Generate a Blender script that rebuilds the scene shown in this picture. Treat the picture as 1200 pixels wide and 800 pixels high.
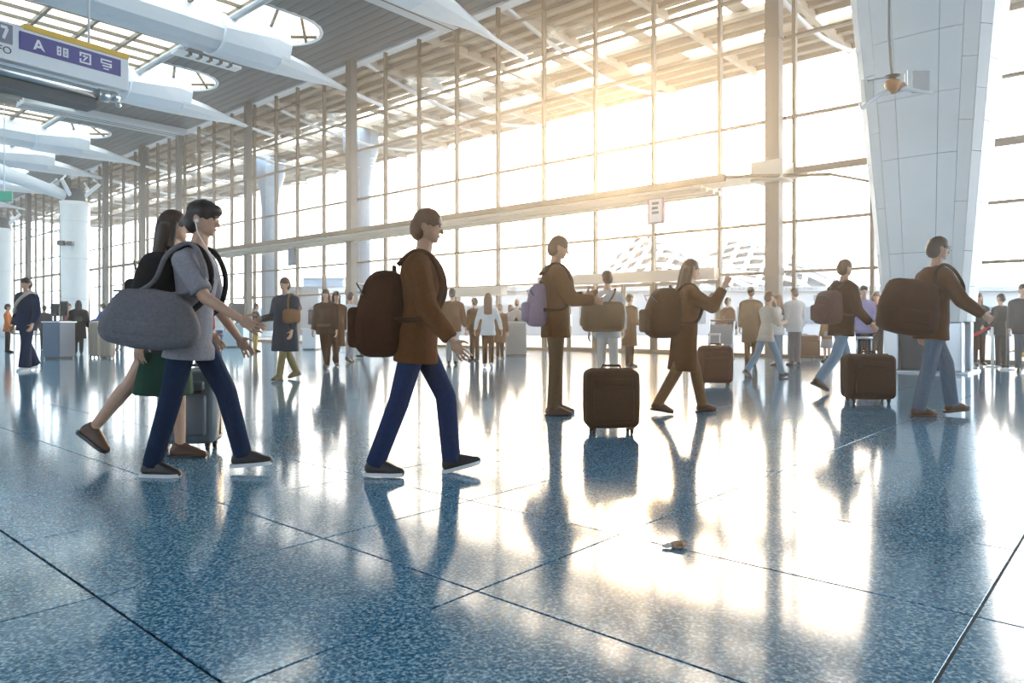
import bpy, bmesh, math, random
from mathutils import Vector, Matrix, Euler

random.seed(7)
for o in list(bpy.data.objects):
    bpy.data.objects.remove(o)
SC = bpy.context.scene
COL = SC.collection
V = Vector
R = math.radians

# ------------------------------------------------------------------ camera, sky, sun, exposure
FPX, HZ, EYE = 844.0, 380.0, 0.95            # focal length in pixels, horizon row, eye height
cam_data = bpy.data.cameras.new('camera')
cam_data.sensor_width = 36.0
cam_data.lens = 36.0 * FPX / 1200.0
cam_data.shift_y = -(400.0 - HZ) / 1200.0
cam_data.clip_end = 2000
cam = bpy.data.objects.new('camera', cam_data)
cam.location = (0, 0, EYE)
cam.rotation_euler = (R(90), 0, 0)
COL.objects.link(cam)
SC.camera = cam

SUN_DIR = V((145, 844, 195)).normalized()    # towards the sun, low over the forecourt
world = bpy.data.worlds.new('sky')
SC.world = world
world.use_nodes = True
wn, wl = world.node_tree.nodes, world.node_tree.links
wn.clear()
w_out = wn.new('ShaderNodeOutputWorld')
w_bg = wn.new('ShaderNodeBackground')
w_geo = wn.new('ShaderNodeNewGeometry')
w_dot = wn.new('ShaderNodeVectorMath'); w_dot.operation = 'DOT_PRODUCT'
w_dot.inputs[1].default_value = SUN_DIR
wl.new(w_geo.outputs['Incoming'], w_dot.inputs[0])
w_neg = wn.new('ShaderNodeMath'); w_neg.operation = 'MULTIPLY'; w_neg.inputs[1].default_value = -1.0
wl.new(w_dot.outputs['Value'], w_neg.inputs[0])
w_ramp = wn.new('ShaderNodeValToRGB')
cr = w_ramp.color_ramp
cr.elements[0].position = 0.0; cr.elements[0].color = (0.74, 0.87, 1.0, 1)
cr.elements[1].position = 1.0; cr.elements[1].color = (3.4, 2.5, 1.6, 1)
for p_, c_ in ((0.70, (0.74, 0.90, 1.0, 1)), (0.93, (1.25, 1.12, 0.98, 1)), (0.985, (1.9, 1.5, 1.08, 1))):
    e_ = cr.elements.new(p_); e_.color = c_
wl.new(w_neg.outputs[0], w_ramp.inputs[0])
wl.new(w_ramp.outputs[0], w_bg.inputs['Color'])
w_bg.inputs['Strength'].default_value = 4.5
wl.new(w_bg.outputs[0], w_out.inputs[0])

sun_data = bpy.data.lights.new('sun', 'SUN')
sun_data.energy = 1.3
sun_data.color = (1.0, 0.64, 0.32)
sun_data.angle = R(6)
sun = bpy.data.objects.new('sun', sun_data)
sun.rotation_euler = (-SUN_DIR).to_track_quat('-Z', 'Y').to_euler()
sun.location = SUN_DIR * 60
COL.objects.link(sun)

SC.view_settings.view_transform = 'Standard'
SC.view_settings.look = 'None'
SC.view_settings.exposure = 0.92
SC.view_settings.gamma = 1.0
SC.view_settings.use_curve_mapping = False

# ------------------------------------------------------------------ coordinates
P0 = V((4.47, 23.6, 0))                      # a point at the foot of the glass facade
D = V((-0.7476, 0.6641, 0))                  # along the facade, away to the left
N = V((0.6641, 0.7476, 0))                   # out through the facade
FYAW = math.atan2(D.y, D.x)

def F(s, w, z=0.0):
    return P0 + D * s + N * w + V((0, 0, z))

def at(px, py, Y):
    return V(((px - 600) / FPX * Y, Y, EYE + (HZ - py) / FPX * Y))

def ground(px, py):
    Y = FPX * EYE / (py - HZ)
    return V(((px - 600) / FPX * Y, Y, 0))

def s_at(px, w):                             # facade coordinate seen at column px in the plane w
    q = P0 + N * w
    k = (px - 600) / FPX
    return (k * q.y - q.x) / (D.x - k * D.y)

def sz_at(px, py, w):
    s = s_at(px, w)
    return s, EYE + (HZ - py) / FPX * F(s, w).y

# ------------------------------------------------------------------ materials
MATS = {}
def mat(name, col, rough=0.6, metal=0.0, spec=0.5, noise=0.0, nscale=40.0, bump=0.0, coat=0.0):
    if name in MATS:
        return MATS[name]
    m = bpy.data.materials.new(name)
    m.use_nodes = True
    nt = m.node_tree
    b = nt.nodes['Principled BSDF']
    b.inputs['Base Color'].default_value = (*col, 1)
    b.inputs['Roughness'].default_value = rough
    b.inputs['Metallic'].default_value = metal
    b.inputs['Specular IOR Level'].default_value = spec
    b.inputs['Coat Weight'].default_value = coat
    if noise > 0 or bump > 0:
        tc = nt.nodes.new('ShaderNodeTexCoord')
        n = nt.nodes.new('ShaderNodeTexNoise')
        n.inputs['Scale'].default_value = nscale
        n.inputs['Detail'].default_value = 4
        nt.links.new(tc.outputs['Object'], n.inputs['Vector'])
        if noise > 0:
            r = nt.nodes.new('ShaderNodeValToRGB')
            r.color_ramp.elements[0].position = 0.3
            r.color_ramp.elements[1].position = 0.7
            r.color_ramp.elements[0].color = (*[c * (1 - noise) for c in col], 1)
            r.color_ramp.elements[1].color = (*[min(1, c * (1 + noise)) for c in col], 1)
            nt.links.new(n.outputs['Fac'], r.inputs[0])
            nt.links.new(r.outputs[0], b.inputs['Base Color'])
        if bump > 0:
            bp = nt.nodes.new('ShaderNodeBump')
            bp.inputs['Strength'].default_value = bump
            bp.inputs['Distance'].default_value = 0.01
            nt.links.new(n.outputs['Fac'], bp.inputs['Height'])
            nt.links.new(bp.outputs[0], b.inputs['Normal'])
    MATS[name] = m
    return m

def glass(name, tint, refl=0.5):
    m = bpy.data.materials.new(name)
    m.use_nodes = True
    nt = m.node_tree
    nt.nodes.clear()
    o = nt.nodes.new('ShaderNodeOutputMaterial')
    t = nt.nodes.new('ShaderNodeBsdfTransparent'); t.inputs[0].default_value = (*tint, 1)
    g = nt.nodes.new('ShaderNodeBsdfGlossy'); g.inputs['Roughness'].default_value = 0.02
    fr = nt.nodes.new('ShaderNodeFresnel'); fr.inputs['IOR'].default_value = 1.45
    mu = nt.nodes.new('ShaderNodeMath'); mu.operation = 'MULTIPLY'; mu.inputs[1].default_value = refl
    mx = nt.nodes.new('ShaderNodeMixShader')
    nt.links.new(fr.outputs[0], mu.inputs[0]); nt.links.new(mu.outputs[0], mx.inputs[0])
    nt.links.new(t.outputs[0], mx.inputs[1]); nt.links.new(g.outputs[0], mx.inputs[2])
    nt.links.new(mx.outputs[0], o.inputs[0])
    return m

def cloth(name, col, noise=0.12):
    return mat('cloth_' + name, col, rough=0.9, spec=0.15, noise=noise, nscale=60, bump=0.15)

def granite(name, lo, mid, hi):
    m = bpy.data.materials.new(name)
    m.use_nodes = True
    nt = m.node_tree
    b = nt.nodes['Principled BSDF']
    tc = nt.nodes.new('ShaderNodeTexCoord')
    geo = nt.nodes.new('ShaderNodeNewGeometry')
    v1 = nt.nodes.new('ShaderNodeTexNoise'); v1.inputs['Scale'].default_value = 75; v1.inputs['Detail'].default_value = 3
    v2 = nt.nodes.new('ShaderNodeTexVoronoi'); v2.inputs['Scale'].default_value = 110
    nt.links.new(geo.outputs['Position'], v1.inputs['Vector'])
    nt.links.new(geo.outputs['Position'], v2.inputs['Vector'])
    ad = nt.nodes.new('ShaderNodeMath'); ad.operation = 'MULTIPLY_ADD'
    ad.inputs[1].default_value = 0.35; 
    sep = nt.nodes.new('ShaderNodeSeparateColor')
    nt.links.new(v2.outputs['Color'], sep.inputs[0])
    nt.links.new(sep.outputs[0], ad.inputs[0])
    nt.links.new(v1.outputs['Fac'], ad.inputs[2])
    r = nt.nodes.new('ShaderNodeValToRGB')
    e = r.color_ramp.elements
    e[0].position = 0.46; e[0].color = (*lo, 1)
    e[1].position = 0.92; e[1].color = (*hi, 1)
    q = e.new(0.68); q.color = (*mid, 1)
    nt.links.new(ad.outputs[0], r.inputs[0])
    nt.links.new(r.outputs[0], b.inputs['Base Color'])
    b.inputs['Roughness'].default_value = 0.10
    b.inputs['IOR'].default_value = 1.55
    return m

M_TILE = granite('polished_granite', (0.018, 0.085, 0.16), (0.075, 0.225, 0.37), (0.38, 0.58, 0.70))
M_JOINT = mat('tile_joint', (0.02, 0.035, 0.045), 0.7)
M_WHITE = mat('white_metal', (0.80, 0.83, 0.86), 0.35)
M_PANEL = mat('white_cladding', (0.80, 0.81, 0.80), 0.32, noise=0.02, nscale=3)
M_PANEL2 = mat('pale_cladding', (0.66, 0.72, 0.76), 0.35, noise=0.02, nscale=3)
M_SEAM = mat('dark_seam', (0.10, 0.12, 0.13), 0.7)
M_FRAME = mat('facade_metal', (0.115, 0.08, 0.045), 0.5)
M_COLUMN = mat('facade_column', (0.10, 0.09, 0.08), 0.5)
M_CEIL = mat('ribbed_ceiling', (0.115, 0.135, 0.155), 0.5)
M_CEIL2 = mat('ribbed_ceiling_dark', (0.095, 0.112, 0.13), 0.5)
M_CEILW = mat('pale_ceiling', (0.60, 0.62, 0.64), 0.7)
M_GLASS = glass('facade_glass', (0.97, 0.985, 0.99), 0.22)
M_SKYGLASS = glass('skylight_glass', (0.80, 0.79, 0.74), 0.2)
M_STEEL = mat('brushed_steel', (0.62, 0.66, 0.70), 0.28, 0.85)
M_CHROME = mat('chrome', (0.85, 0.86, 0.88), 0.1, 1.0)
M_BLACK = mat('black_plastic', (0.015, 0.015, 0.017), 0.4)
M_DARK = mat('dark_grey_metal', (0.07, 0.08, 0.09), 0.45)
M_EXT = mat('outdoor_roof', (0.36, 0.30, 0.23), 0.7)
M_EXT2 = mat('outdoor_roof_beam', (0.24, 0.19, 0.135), 0.7)
M_EXTW = mat('outdoor_white', (0.42, 0.42, 0.42), 0.6)
M_ROAD = mat('forecourt', (0.26, 0.26, 0.26), 0.8, noise=0.06, nscale=0.6)

# ------------------------------------------------------------------ mesh helpers
def link(name, bm, material=None, parent=None, smooth=False):
    me = bpy.data.meshes.new(name)
    bmesh.ops.recalc_face_normals(bm, faces=bm.faces[:])
    bm.to_mesh(me); bm.free()
    if smooth:
        for p in me.polygons:
            p.use_smooth = True
    if material is not None:
        me.materials.append(material)
    o = bpy.data.objects.new(name, me)
    COL.objects.link(o)
    if parent is not None:
        o.parent = parent
    return o

def inst(name, me, parent=None, loc=(0, 0, 0), rotz=0.0, scale=(1, 1, 1)):
    o = bpy.data.objects.new(name, me)
    COL.objects.link(o)
    if parent is not None:
        o.parent = parent
    o.location = loc; o.rotation_euler = (0, 0, rotz); o.scale = scale
    return o

def empty(name, loc=(0, 0, 0), rotz=0.0):
    o = bpy.data.objects.new(name, None)
    COL.objects.link(o)
    o.location = loc; o.rotation_euler = (0, 0, rotz)
    o.empty_display_size = 0.2
    return o

def tag(o, label=None, cat=None, group=None, kind=None):
    if label: o['label'] = label
    if cat: o['category'] = cat
    if group: o['group'] = group
    if kind: o['kind'] = kind
    return o

def thing(name, label, cat, loc=(0, 0, 0), rotz=0.0, group=None):
    return tag(empty(name, loc, rotz), label, cat, group)

def box(bm, lo, hi, mtx=None, bevel=0.0, seg=2):
    lo, hi = V(lo), V(hi)
    c, d = (lo + hi) / 2, hi - lo
    m = Matrix.Translation(c) @ Matrix.Diagonal((d.x, d.y, d.z, 1))
    if mtx is not None:
        m = mtx @ m
    r = bmesh.ops.create_cube(bm, size=1.0, matrix=m)
    if bevel > 0:
        es = list({e for v in r['verts'] for e in v.link_edges})
        bmesh.ops.bevel(bm, geom=es, offset=bevel, segments=seg, profile=0.5, affect='EDGES')

def rings_mesh(bm, rings, cap=True, closed=True):
    vs = [[bm.verts.new(p) for p in ring] for ring in rings]
    n = len(vs[0])
    for a, b in zip(vs, vs[1:]):
        for i in range(n if closed else n - 1):
            j = (i + 1) % n
            bm.faces.new((a[i], a[j], b[j], b[i]))
    if cap:
        bm.faces.new(vs[0][::-1]); bm.faces.new(vs[-1])

def frame_of(axis):
    a = V(axis).normalized()
    u = a.cross(V((0, 0, 1)))
    if u.length < 1e-3:
        u = V((1, 0, 0))
    u.normalize()
    return u, a.cross(u).normalized()

def tube(bm, pts, r, n=8):
    pts = [V(p) for p in pts]
    rs = r if isinstance(r, (list, tuple)) else [r] * len(pts)
    rings = []
    for i, p in enumerate(pts):
        a = pts[min(i + 1, len(pts) - 1)] - pts[max(i - 1, 0)]
        u, v = frame_of(a)
        rings.append([p + (u * math.cos(2 * math.pi * k / n) + v * math.sin(2 * math.pi * k / n)) * rs[i] for k in range(n)])
    rings_mesh(bm, rings)

def spline(pts, n=5):
    pts = [V(p) for p in pts]
    out = []
    for i in range(len(pts) - 1):
        a, b, c, d = pts[max(i - 1, 0)], pts[i], pts[i + 1], pts[min(i + 2, len(pts) - 1)]
        for j in range(n):
            t = j / n
            out.append(.5 * ((2 * b) + (c - a) * t + (2 * a - 5 * b + 4 * c - d) * t * t + (3 * b - a - 3 * c + d) * t ** 3))
    return out + [pts[-1]]

def capsule(bm, p0, r0, p1, r1, n=10, flat0=False, flat1=False):
    p0, p1 = V(p0), V(p1)
    ax = (p1 - p0)
    if ax.length < 1e-6:
        ax = V((0, 0, 1e-4)); p1 = p0 + ax
    a = ax.normalized()
    u, v = frame_of(a)
    st = []
    if flat0: st.append((p0, r0))
    else: st += [(p0 - a * r0 * math.cos(t), r0 * math.sin(t)) for t in (0.15, 0.55, 1.0, 1.5708)]
    if flat1: st.append((p1, r1))
    else: st += [(p1 + a * r1 * math.cos(t), r1 * math.sin(t)) for t in (1.5708, 1.0, 0.55, 0.15)]
    rings_mesh(bm, [[c + (u * math.cos(2 * math.pi * k / n) + v * math.sin(2 * math.pi * k / n)) * rr for k in range(n)] for c, rr in st])

def ellipsoid(bm, c, radii, rot=None, sub=2):
    m = Matrix.Translation(V(c))
    if rot is not None:
        m = m @ rot.to_4x4()
    m = m @ Matrix.Diagonal((*radii, 1))
    bmesh.ops.create_icosphere(bm, subdivisions=sub, radius=1.0, matrix=m)

def lathe(bm, prof, n=24, c=(0, 0, 0)):
    c = V(c)
    rings_mesh(bm, [[c + V((r * math.cos(2 * math.pi * k / n), r * math.sin(2 * math.pi * k / n), z)) for k in range(n)] for r, z in prof])

FM = Matrix(((D.x, N.x, 0, P0.x), (D.y, N.y, 0, P0.y), (0, 0, 1, 0), (0, 0, 0, 1)))   # facade frame (s, w, z) -> world

def fbox(name, lo, hi, material, parent=None, bevel=0.0):
    bm = bmesh.new(); box(bm, lo, hi, FM, bevel)
    return link(name, bm, material, parent)

unit = bmesh.new(); box(unit, (-.5, -.5, -.5), (.5, .5, .5))
UNIT = {}
def ubox(name, c, dims, material, parent=None, rotz=None):
    """a box sharing one unit mesh per material: c in facade coordinates"""
    if material.name not in UNIT:
        me = bpy.data.meshes.new('unit_' + material.name)
        unit.to_mesh(me); me.materials.append(material)
        UNIT[material.name] = me
    return inst(name, UNIT[material.name], parent, F(*c), FYAW if rotz is None else rotz, dims)

# ================================================================== FLOOR
floor_bm = bmesh.new()
box(floor_bm, (-45, -50, -0.4), (95, 0.15, -0.006), FM)
floor = tag(link('floor', floor_bm, M_JOINT), kind='structure')
G = 0.005
def tile_edges(a, b, start, step):
    return
U_LINES = [1.80 + 0.95 * k for k in range(0, 100)]
U_LINES = [0.43 - 0.95 * k for k in range(45, -1, -1)] + U_LINES        # u measured from the camera along D
V_LINES = [-27 * 0.918 + 0.918 * k for k in range(0, 50)]              # v measured from the camera along N
tile_meshes = {}
far_bm = bmesh.new()
def to_world(u, v):
    return D * u + N * v
v_max = (P0.dot(N)) + 0.10
V_LINES = [v for v in V_LINES if v < v_max - 0.2] + [v_max]
n_tiles = 0
for ui in range(len(U_LINES) - 1):
    for vi in range(len(V_LINES) - 1):
        u0, u1, v0, v1 = U_LINES[ui] + G, U_LINES[ui + 1] - G, V_LINES[vi] + G, V_LINES[vi + 1] - G
        c = to_world((u0 + u1) / 2, (v0 + v1) / 2)
        if c.y > 0.6 and c.y < 8.7 and abs(c.x) < c.y * 0.78 + 1.0:
            key = (round(u1 - u0, 3), round(v1 - v0, 3))
            if key not in tile_meshes:
                b = bmesh.new()
                box(b, (-(u1 - u0) / 2, -(v1 - v0) / 2, -0.02), ((u1 - u0) / 2, (v1 - v0) / 2, 0.0), None, 0.0012, 1)
                me = bpy.data.meshes.new('tile'); b.to_mesh(me); b.free(); me.materials.append(M_TILE)
                tile_meshes[key] = me
            inst('tile', tile_meshes[key], floor, c, FYAW); n_tiles += 1
        else:
            p = [to_world(u0, v0), to_world(u1, v0), to_world(u1, v1), to_world(u0, v1)]
            if c.y > -22 and abs(c.x) < 70:
                far_bm.faces.new([far_bm.verts.new(q) for q in p])
tag(link('tile_field', far_bm, M_TILE, floor), kind='stuff')

# ================================================================== FACADE
ROWS = [0.0, 2.45, 3.87, 5.3, 6.85, 9.14, 10.65, 12.45, 13.35]
MULL = [-11.4, -9.1, -6.8, -4.75, -2.5, -0.2, 2.1, 4.4, 6.7, 9.0, 11.35, 13.65, 15.95, 18.5, 20.9, 23.0, 25.3, 27.9, 30.1, 32.1, 34.1, 36.4, 38.2, 39.9, 42.0, 44.2, 46.6, 49.0, 51.3, 53.6, 55.9]
facade = tag(empty('wall_back'), kind='structure')
DOOR_BAYS = {(-2.5, -0.2), (-0.2, 2.1), (2.1, 4.4)}
for s in MULL:
    ubox('mullion', (s, 0, 6.67), (0.10, 0.16, 13.35), M_FRAME, facade)
s = 58.2
while s < 92:
    ubox('mullion', (s, 0, 6.67), (0.10, 0.16, 13.35), M_FRAME, facade); s += 2.3
for i, z in enumerate(ROWS[1:-1]):
    for s0, s1 in ((-12, -4.55), (-4.55, 15.95), (15.95, 25.3), (25.3, 39.9), (39.9, 92)):
        th = 0.18 if i == 2 else 0.075
        ubox('transom', ((s0 + s1) / 2, 0, z), (s1 - s0 - 0.02, 0.14, th), M_FRAME, facade)
ubox('sill', (40, 0, 0.05), (104, 0.22, 0.10), M_FRAME, facade)
for a, b in zip(MULL, MULL[1:]):
    for z0, z1 in zip(ROWS, ROWS[1:]):
        if z0 == 0 and (a, b) in DOOR_BAYS:
            continue
        ubox('pane', ((a + b) / 2, 0.03, (z0 + z1) / 2), (b - a - 0.09, 0.016, z1 - z0 - 0.06), M_GLASS, facade)
b = bmesh.new()
s = 55.9
while s < 91:
    for z0, z1 in zip(ROWS, ROWS[1:]):
        box(b, (s + .05, .022, z0 + .03), (s + 2.25, .038, z1 - .03), FM)
    s += 2.3
tag(link('far_panes', b, M_GLASS, facade), kind='stuff')
# columns of the facade (inside the glass)
for s, wdt in ((-4.30, 0.40), (15.75, 0.42), (25.35, 0.34), (34.1, 0.26), (39.9, 0.42), (46.7, 0.4), (55.9, 0.6), (66, 0.7), (78, 0.8)):
    c = tag(empty('facade_column'), kind='structure')
    ubox('shaft', (s, -0.36, 6.65), (wdt, 0.32, 13.3), M_COLUMN, c)
    for z in (2.45, 5.3, 9.14):
        ubox('collar', (s, -0.36, z), (wdt + 0.05, 0.38, 0.22), M_COLUMN, c)
# doors in the facade
for k, (a, bq) in enumerate(sorted(DOOR_BAYS)):
    dr = tag(empty('door_%d' % (k + 1)), kind='structure')
    mid = (a + bq) / 2
    for x0, x1 in ((a + .06, mid - .01), (mid + .01, bq - .06)):
        bm = bmesh.new()
        box(bm, (x0, -.03, .02), (x0 + .07, .03, 2.3), FM); box(bm, (x1 - .07, -.03, .02), (x1, .03, 2.3), FM)
        box(bm, (x0, -.03, .02), (x1, .03, .14), FM); box(bm, (x0, -.03, 2.2), (x1, .03, 2.3), FM)
        lf = link('door_leaf', bm, M_FRAME, dr)
        bm = bmesh.new(); box(bm, (x0 + .07, -.01, .14), (x1 - .07, .01, 2.2), FM); link('pane', bm, M_GLASS, lf)
        hx = x1 - .13 if x0 < mid - .5 else x0 + .13
        bm = bmesh.new(); box(bm, (hx - .02, -.09, .9), (hx + .02, -.05, 1.3), FM); box(bm, (hx - .02, -.06, .92), (hx + .02, -.02, .96), FM); box(bm, (hx - .02, -.06, 1.24), (hx + .02, -.02, 1.28), FM)
        link('handle', bm, M_STEEL, lf)
ubox('door_header', (0.95, -0.22, 2.5), (6.9, 0.36, 0.34), mat('door_header', (.42, .38, .33), .5), facade)
ubox('door_header', (7.5, -0.22, 2.25), (2.6, 0.36, 0.34), mat('door_header', (.42, .38, .33), .5), facade)

# ------------------------------------------------------------------ indoor canopy shelf along the facade
CW = -1.7
cs0, cz = sz_at(850, 205, CW)
cs1 = s_at(238, CW)
canopy = tag(empty('trim_1'), kind='structure')
M_CAN = mat('canopy_white', (0.62, 0.56, 0.47), 0.45)
bm = bmesh.new()
prof = [(cs0, CW), (cs1, CW), (cs1, -0.15), (cs0 - 2.0, -0.15)]
rings_mesh(bm, [[FM @ V((a, c, z)) for a, c in prof] for z in (cz - 0.05, cz)])
link('roof_sheet', bm, M_CAN, canopy)
ubox('fascia', ((cs0 + cs1) / 2, CW, cz - .06), (cs1 - cs0, .06, .20), M_FRAME, canopy)
for w, zz, hh in ((CW + .12, cz - .16, .14), (CW + .5, cz - .24, .12), (CW + .95, cz - .24, .12), (CW + 1.35, cz - .24, .12)):
    ubox('fin', ((cs0 + cs1) / 2 + .4, w, zz), (cs1 - cs0 - .8, .10, hh), M_CAN, canopy)
for s in [m for m in MULL if cs0 < m < cs1]:
    ubox('bracket', (s, CW / 2, cz - .16), (.06, abs(CW), .10), M_CAN, canopy)
# end piece round the facade column
a0, a1 = F(cs0, CW, cz - .05), F(cs0 - 2.3, -0.1, cz - .05)
bm = bmesh.new(); tube(bm, [a0, a1], .05, 6); tube(bm, [a1, F(cs0 - 3.0, 1.2, cz - .15)], .04, 6)
link('end_rail', bm, M_FRAME, canopy)
ubox('clamp', (-4.3, -.45, 5.25), (.9, .9, .55), M_CAN, canopy)

# ================================================================== CEILING
CZ = 13.35
BEAMS = [6.6, 15.95, 25.3, 39.9, 46.9, 57.5, 68.0]
HOLES = [(s - 0.9, -4.55, 1.75) for s in BEAMS]      # round ended skylights beside each beam
ceiling = tag(empty('ceiling'), kind='structure')
SW = 0.24
w = 0.25
k = 0
while w > -6.25:
    w0, w1 = w - SW, w
    wm = (w0 + w1) / 2
    cuts = []
    for hs, hw, hr in HOLES:
        dw = max(0.0, (w0 - hw) if w0 > hw else 0.0)
        half = hr if wm < hw else (math.sqrt(max(0, hr * hr - (wm - hw) ** 2)) if wm - hw < hr else 0)
        if half > 0.05:
            cuts.append((hs - half, hs + half))
    x = -30.0
    for c0, c1 in sorted(cuts) + [(95.0, 95.0)]:
        if c0 - x > 0.02:
            ubox('slat', ((x + c0) / 2, wm, CZ + (0.06 if k % 2 else 0.045)), (c0 - x, SW, 0.09), M_CEIL if k % 2 else M_CEIL2, ceiling)
        x = max(x, c1)
    w -= SW; k += 1
w_end = w
ubox('edge_trim', (32, 0.1, CZ - 0.02), (124, 0.5, 0.12), M_CEILW, ceiling)
# opaque roof over the rest of the hall
fbox('slab', (-30, -48, CZ + .2), (95, -16.4, CZ + .5), M_CEILW, ceiling)
fbox('slab', (-30, -16.4, CZ + .2), (9.0, w_end, CZ + .5), M_CEILW, ceiling)
# glazed roof between the beams: rafters, purlins and panes
s_list = [9.0 + 1.1 * i for i in range(0, 54)]
w_list = [w_end - 1.69 * i for i in range(0, 7)]
for s in s_list:
    ubox('rafter', (s, (w_list[0] + w_list[-1]) / 2, CZ + .10), (.09, w_list[0] - w_list[-1], .14), M_FRAME, ceiling)
for w in w_list:
    ubox('purlin', ((s_list[0] + s_list[-1]) / 2, w, CZ + .06), (s_list[-1] - s_list[0], .13, .18), M_FRAME, ceiling)
bmf = bmesh.new()
for i, (sa, sb) in enumerate(zip(s_list, s_list[1:])):
    for wa, wb in zip(w_list, w_list[1:]):
        if 14 < sa < 60:
            ubox('pane', ((sa + sb) / 2, (wa + wb) / 2, CZ + .14), (sb - sa - .05, wa - wb - .09, .015), M_SKYGLASS, ceiling)
        else:
            box(bmf, (sa + .02, wb + .04, CZ + .13), (sb - .02, wa - .04, CZ + .15), FM)
tag(link('far_panes', bmf, M_SKYGLASS, ceiling), kind='stuff')
fbox('slab', (s_list[-1], -16.4, CZ + .2), (95, w_end, CZ + .5), M_CEILW, ceiling)
fbox('end_tube', (9, w_end - .14, CZ - .28), (68, w_end + .14, CZ + .0), mat('end_tube', (.34, .38, .42), .4), ceiling, .12)
# dark louvres in one of the roof lights
for i in range(9):
    ubox('louvre', (31.2 + 0.5 * i, -10.2, CZ - .08), (.10, 3.2, .16), M_DARK, ceiling)
# round ended roof lights
for wi, (hs, hw, hr) in enumerate(HOLES[:5]):
    rl = tag(empty('window_%d' % (wi + 1)), kind='structure')
    arc = [(hs + hr * math.cos(a), hw + hr * math.sin(a)) for a in [math.pi * i / 20 for i in range(21)]]
    loop = [(hs + hr, w_end)] + arc + [(hs - hr, w_end)]
    bm = bmesh.new(); tube(bm, [FM @ V((a, c, CZ + .02)) for a, c in loop], .09, 8)
    link('rim', bm, M_WHITE, rl, True)
    bm = bmesh.new()
    rings_mesh(bm, [[FM @ V((a, c, z)) for a, c in loop] for z in (CZ + .12, CZ + .135)])
    link('pane', bm, M_SKYGLASS, rl)
    for (a0, b0), (a1, b1) in (((hs - hr, hw), (hs + hr * .3, hw + hr * .95)), ((hs + hr, hw - .3), (hs - hr * .2, hw + hr * .97)), ((hs - hr, hw - 1), (hs + hr, hw + .4))):
        bm = bmesh.new(); tube(bm, [F(a0, b0, CZ + .05), F(a1, b1, CZ + .05)], .075, 6)
        link('brace', bm, M_FRAME, rl)

# white roof beams with a beaked end towards the facade
def beam_sections(bm, secs):
    rings = []
    for w, hw, zb, zt, top in secs:
        ring = []
        for (a, z) in ((-hw, .45), (-hw * .78, .15), (-hw * .35, 0), (hw * .35, 0), (hw * .78, .15), (hw, .45), (hw * .75, .75), (top, 1.0), (-top, 1.0), (-hw * .75, .75)):
            ring.append(V((a, -w, zb + (zt - zb) * z)))
        rings.append(ring)
    rings_mesh(bm, rings)
b_body = bmesh.new(); beam_sections(b_body, [(-40, .95, 12.1, 13.5, .6), (-20, .95, 12.1, 13.5, .6), (-7.2, .95, 11.95, 13.45, .6), (-6.6, .95, 11.92, 13.4, .5)])
b_hood = bmesh.new(); beam_sections(b_hood, [(-6.9, 1.15, 11.90, 13.45, .25), (-5.6, 1.15, 11.88, 13.75, .10), (-4.6, 1.05, 11.88, 14.05, .05), (-3.9, .95, 11.88, 13.9, .05)])
b_beak = bmesh.new(); beam_sections(b_beak, [(-4.3, .85, 11.87, 12.85, .12), (-2.8, .58, 11.88, 12.62, .10), (-1.4, .28, 11.95, 12.25, .06), (-.2, .09, 11.86, 12.02, .03)])
b_rod = bmesh.new(); tube(b_rod, [(0, .3, 11.93), (0, -1.6, 11.7)], .09, 8)
M_BEAM = mat('beam_white', (0.74, 0.79, 0.86), 0.4)
BM = {}
for nm, bb, mm in (('girder', b_body, mat('beam_grey_white', (0.60, 0.65, 0.71), 0.35)), ('hood', b_hood, M_BEAM), ('beak', b_beak, M_WHITE), ('tie_rod', b_rod, M_WHITE)):
    me = bpy.data.meshes.new(nm); bmesh.ops.recalc_face_normals(bb, faces=bb.faces[:]); bb.to_mesh(me); bb.free(); me.materials.append(mm); BM[nm] = me
for s in BEAMS:
    bo = tag(empty('roof_beam', F(s, 0, 0), FYAW), kind='structure')
    for nm in BM:
        inst(nm, BM[nm], bo)
# flat white girders at ceiling level
for s in (8.8, 34.1, 52.5):
    fg = tag(empty('flat_beam'), kind='structure')
    fbox('girder', (s - .75, -9.0, CZ - .38), (s + .75, -0.15, CZ - .02), M_CEILW, fg, .05)
    fbox('groove', (s - .22, -9.0, CZ - .40), (s - .17, -0.2, CZ - .37), M_FRAME, fg)
    fbox('groove', (s + .17, -9.0, CZ - .40), (s + .22, -0.2, CZ - .37), M_FRAME, fg)
# ------------------------------------------------------------------ far walls closing the hall
wl_ = fbox('wall_left', (92, -48, 0), (92.4, .3, CZ), M_CEILW); tag(wl_, kind='structure')
wr_ = fbox('wall_right', (-30.4, -48, 0), (-30, .1, CZ), M_CEILW); tag(wr_, kind='structure')
wf_ = fbox('wall_front', (-30.4, -48.4, 0), (92.4, -48, 3.5), M_CEILW); tag(wf_, kind='structure')
fbox('upper_wall', (-30.4, -48.4, 7.0), (92.4, -48, CZ), M_CEILW, wf_)
fbox('window_band', (-30.4, -48.22, 3.5), (92.4, -48.2, 7.0), M_GLASS, wf_)  # unseen glazing behind the camera, added and sized to brighten what faces it
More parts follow.
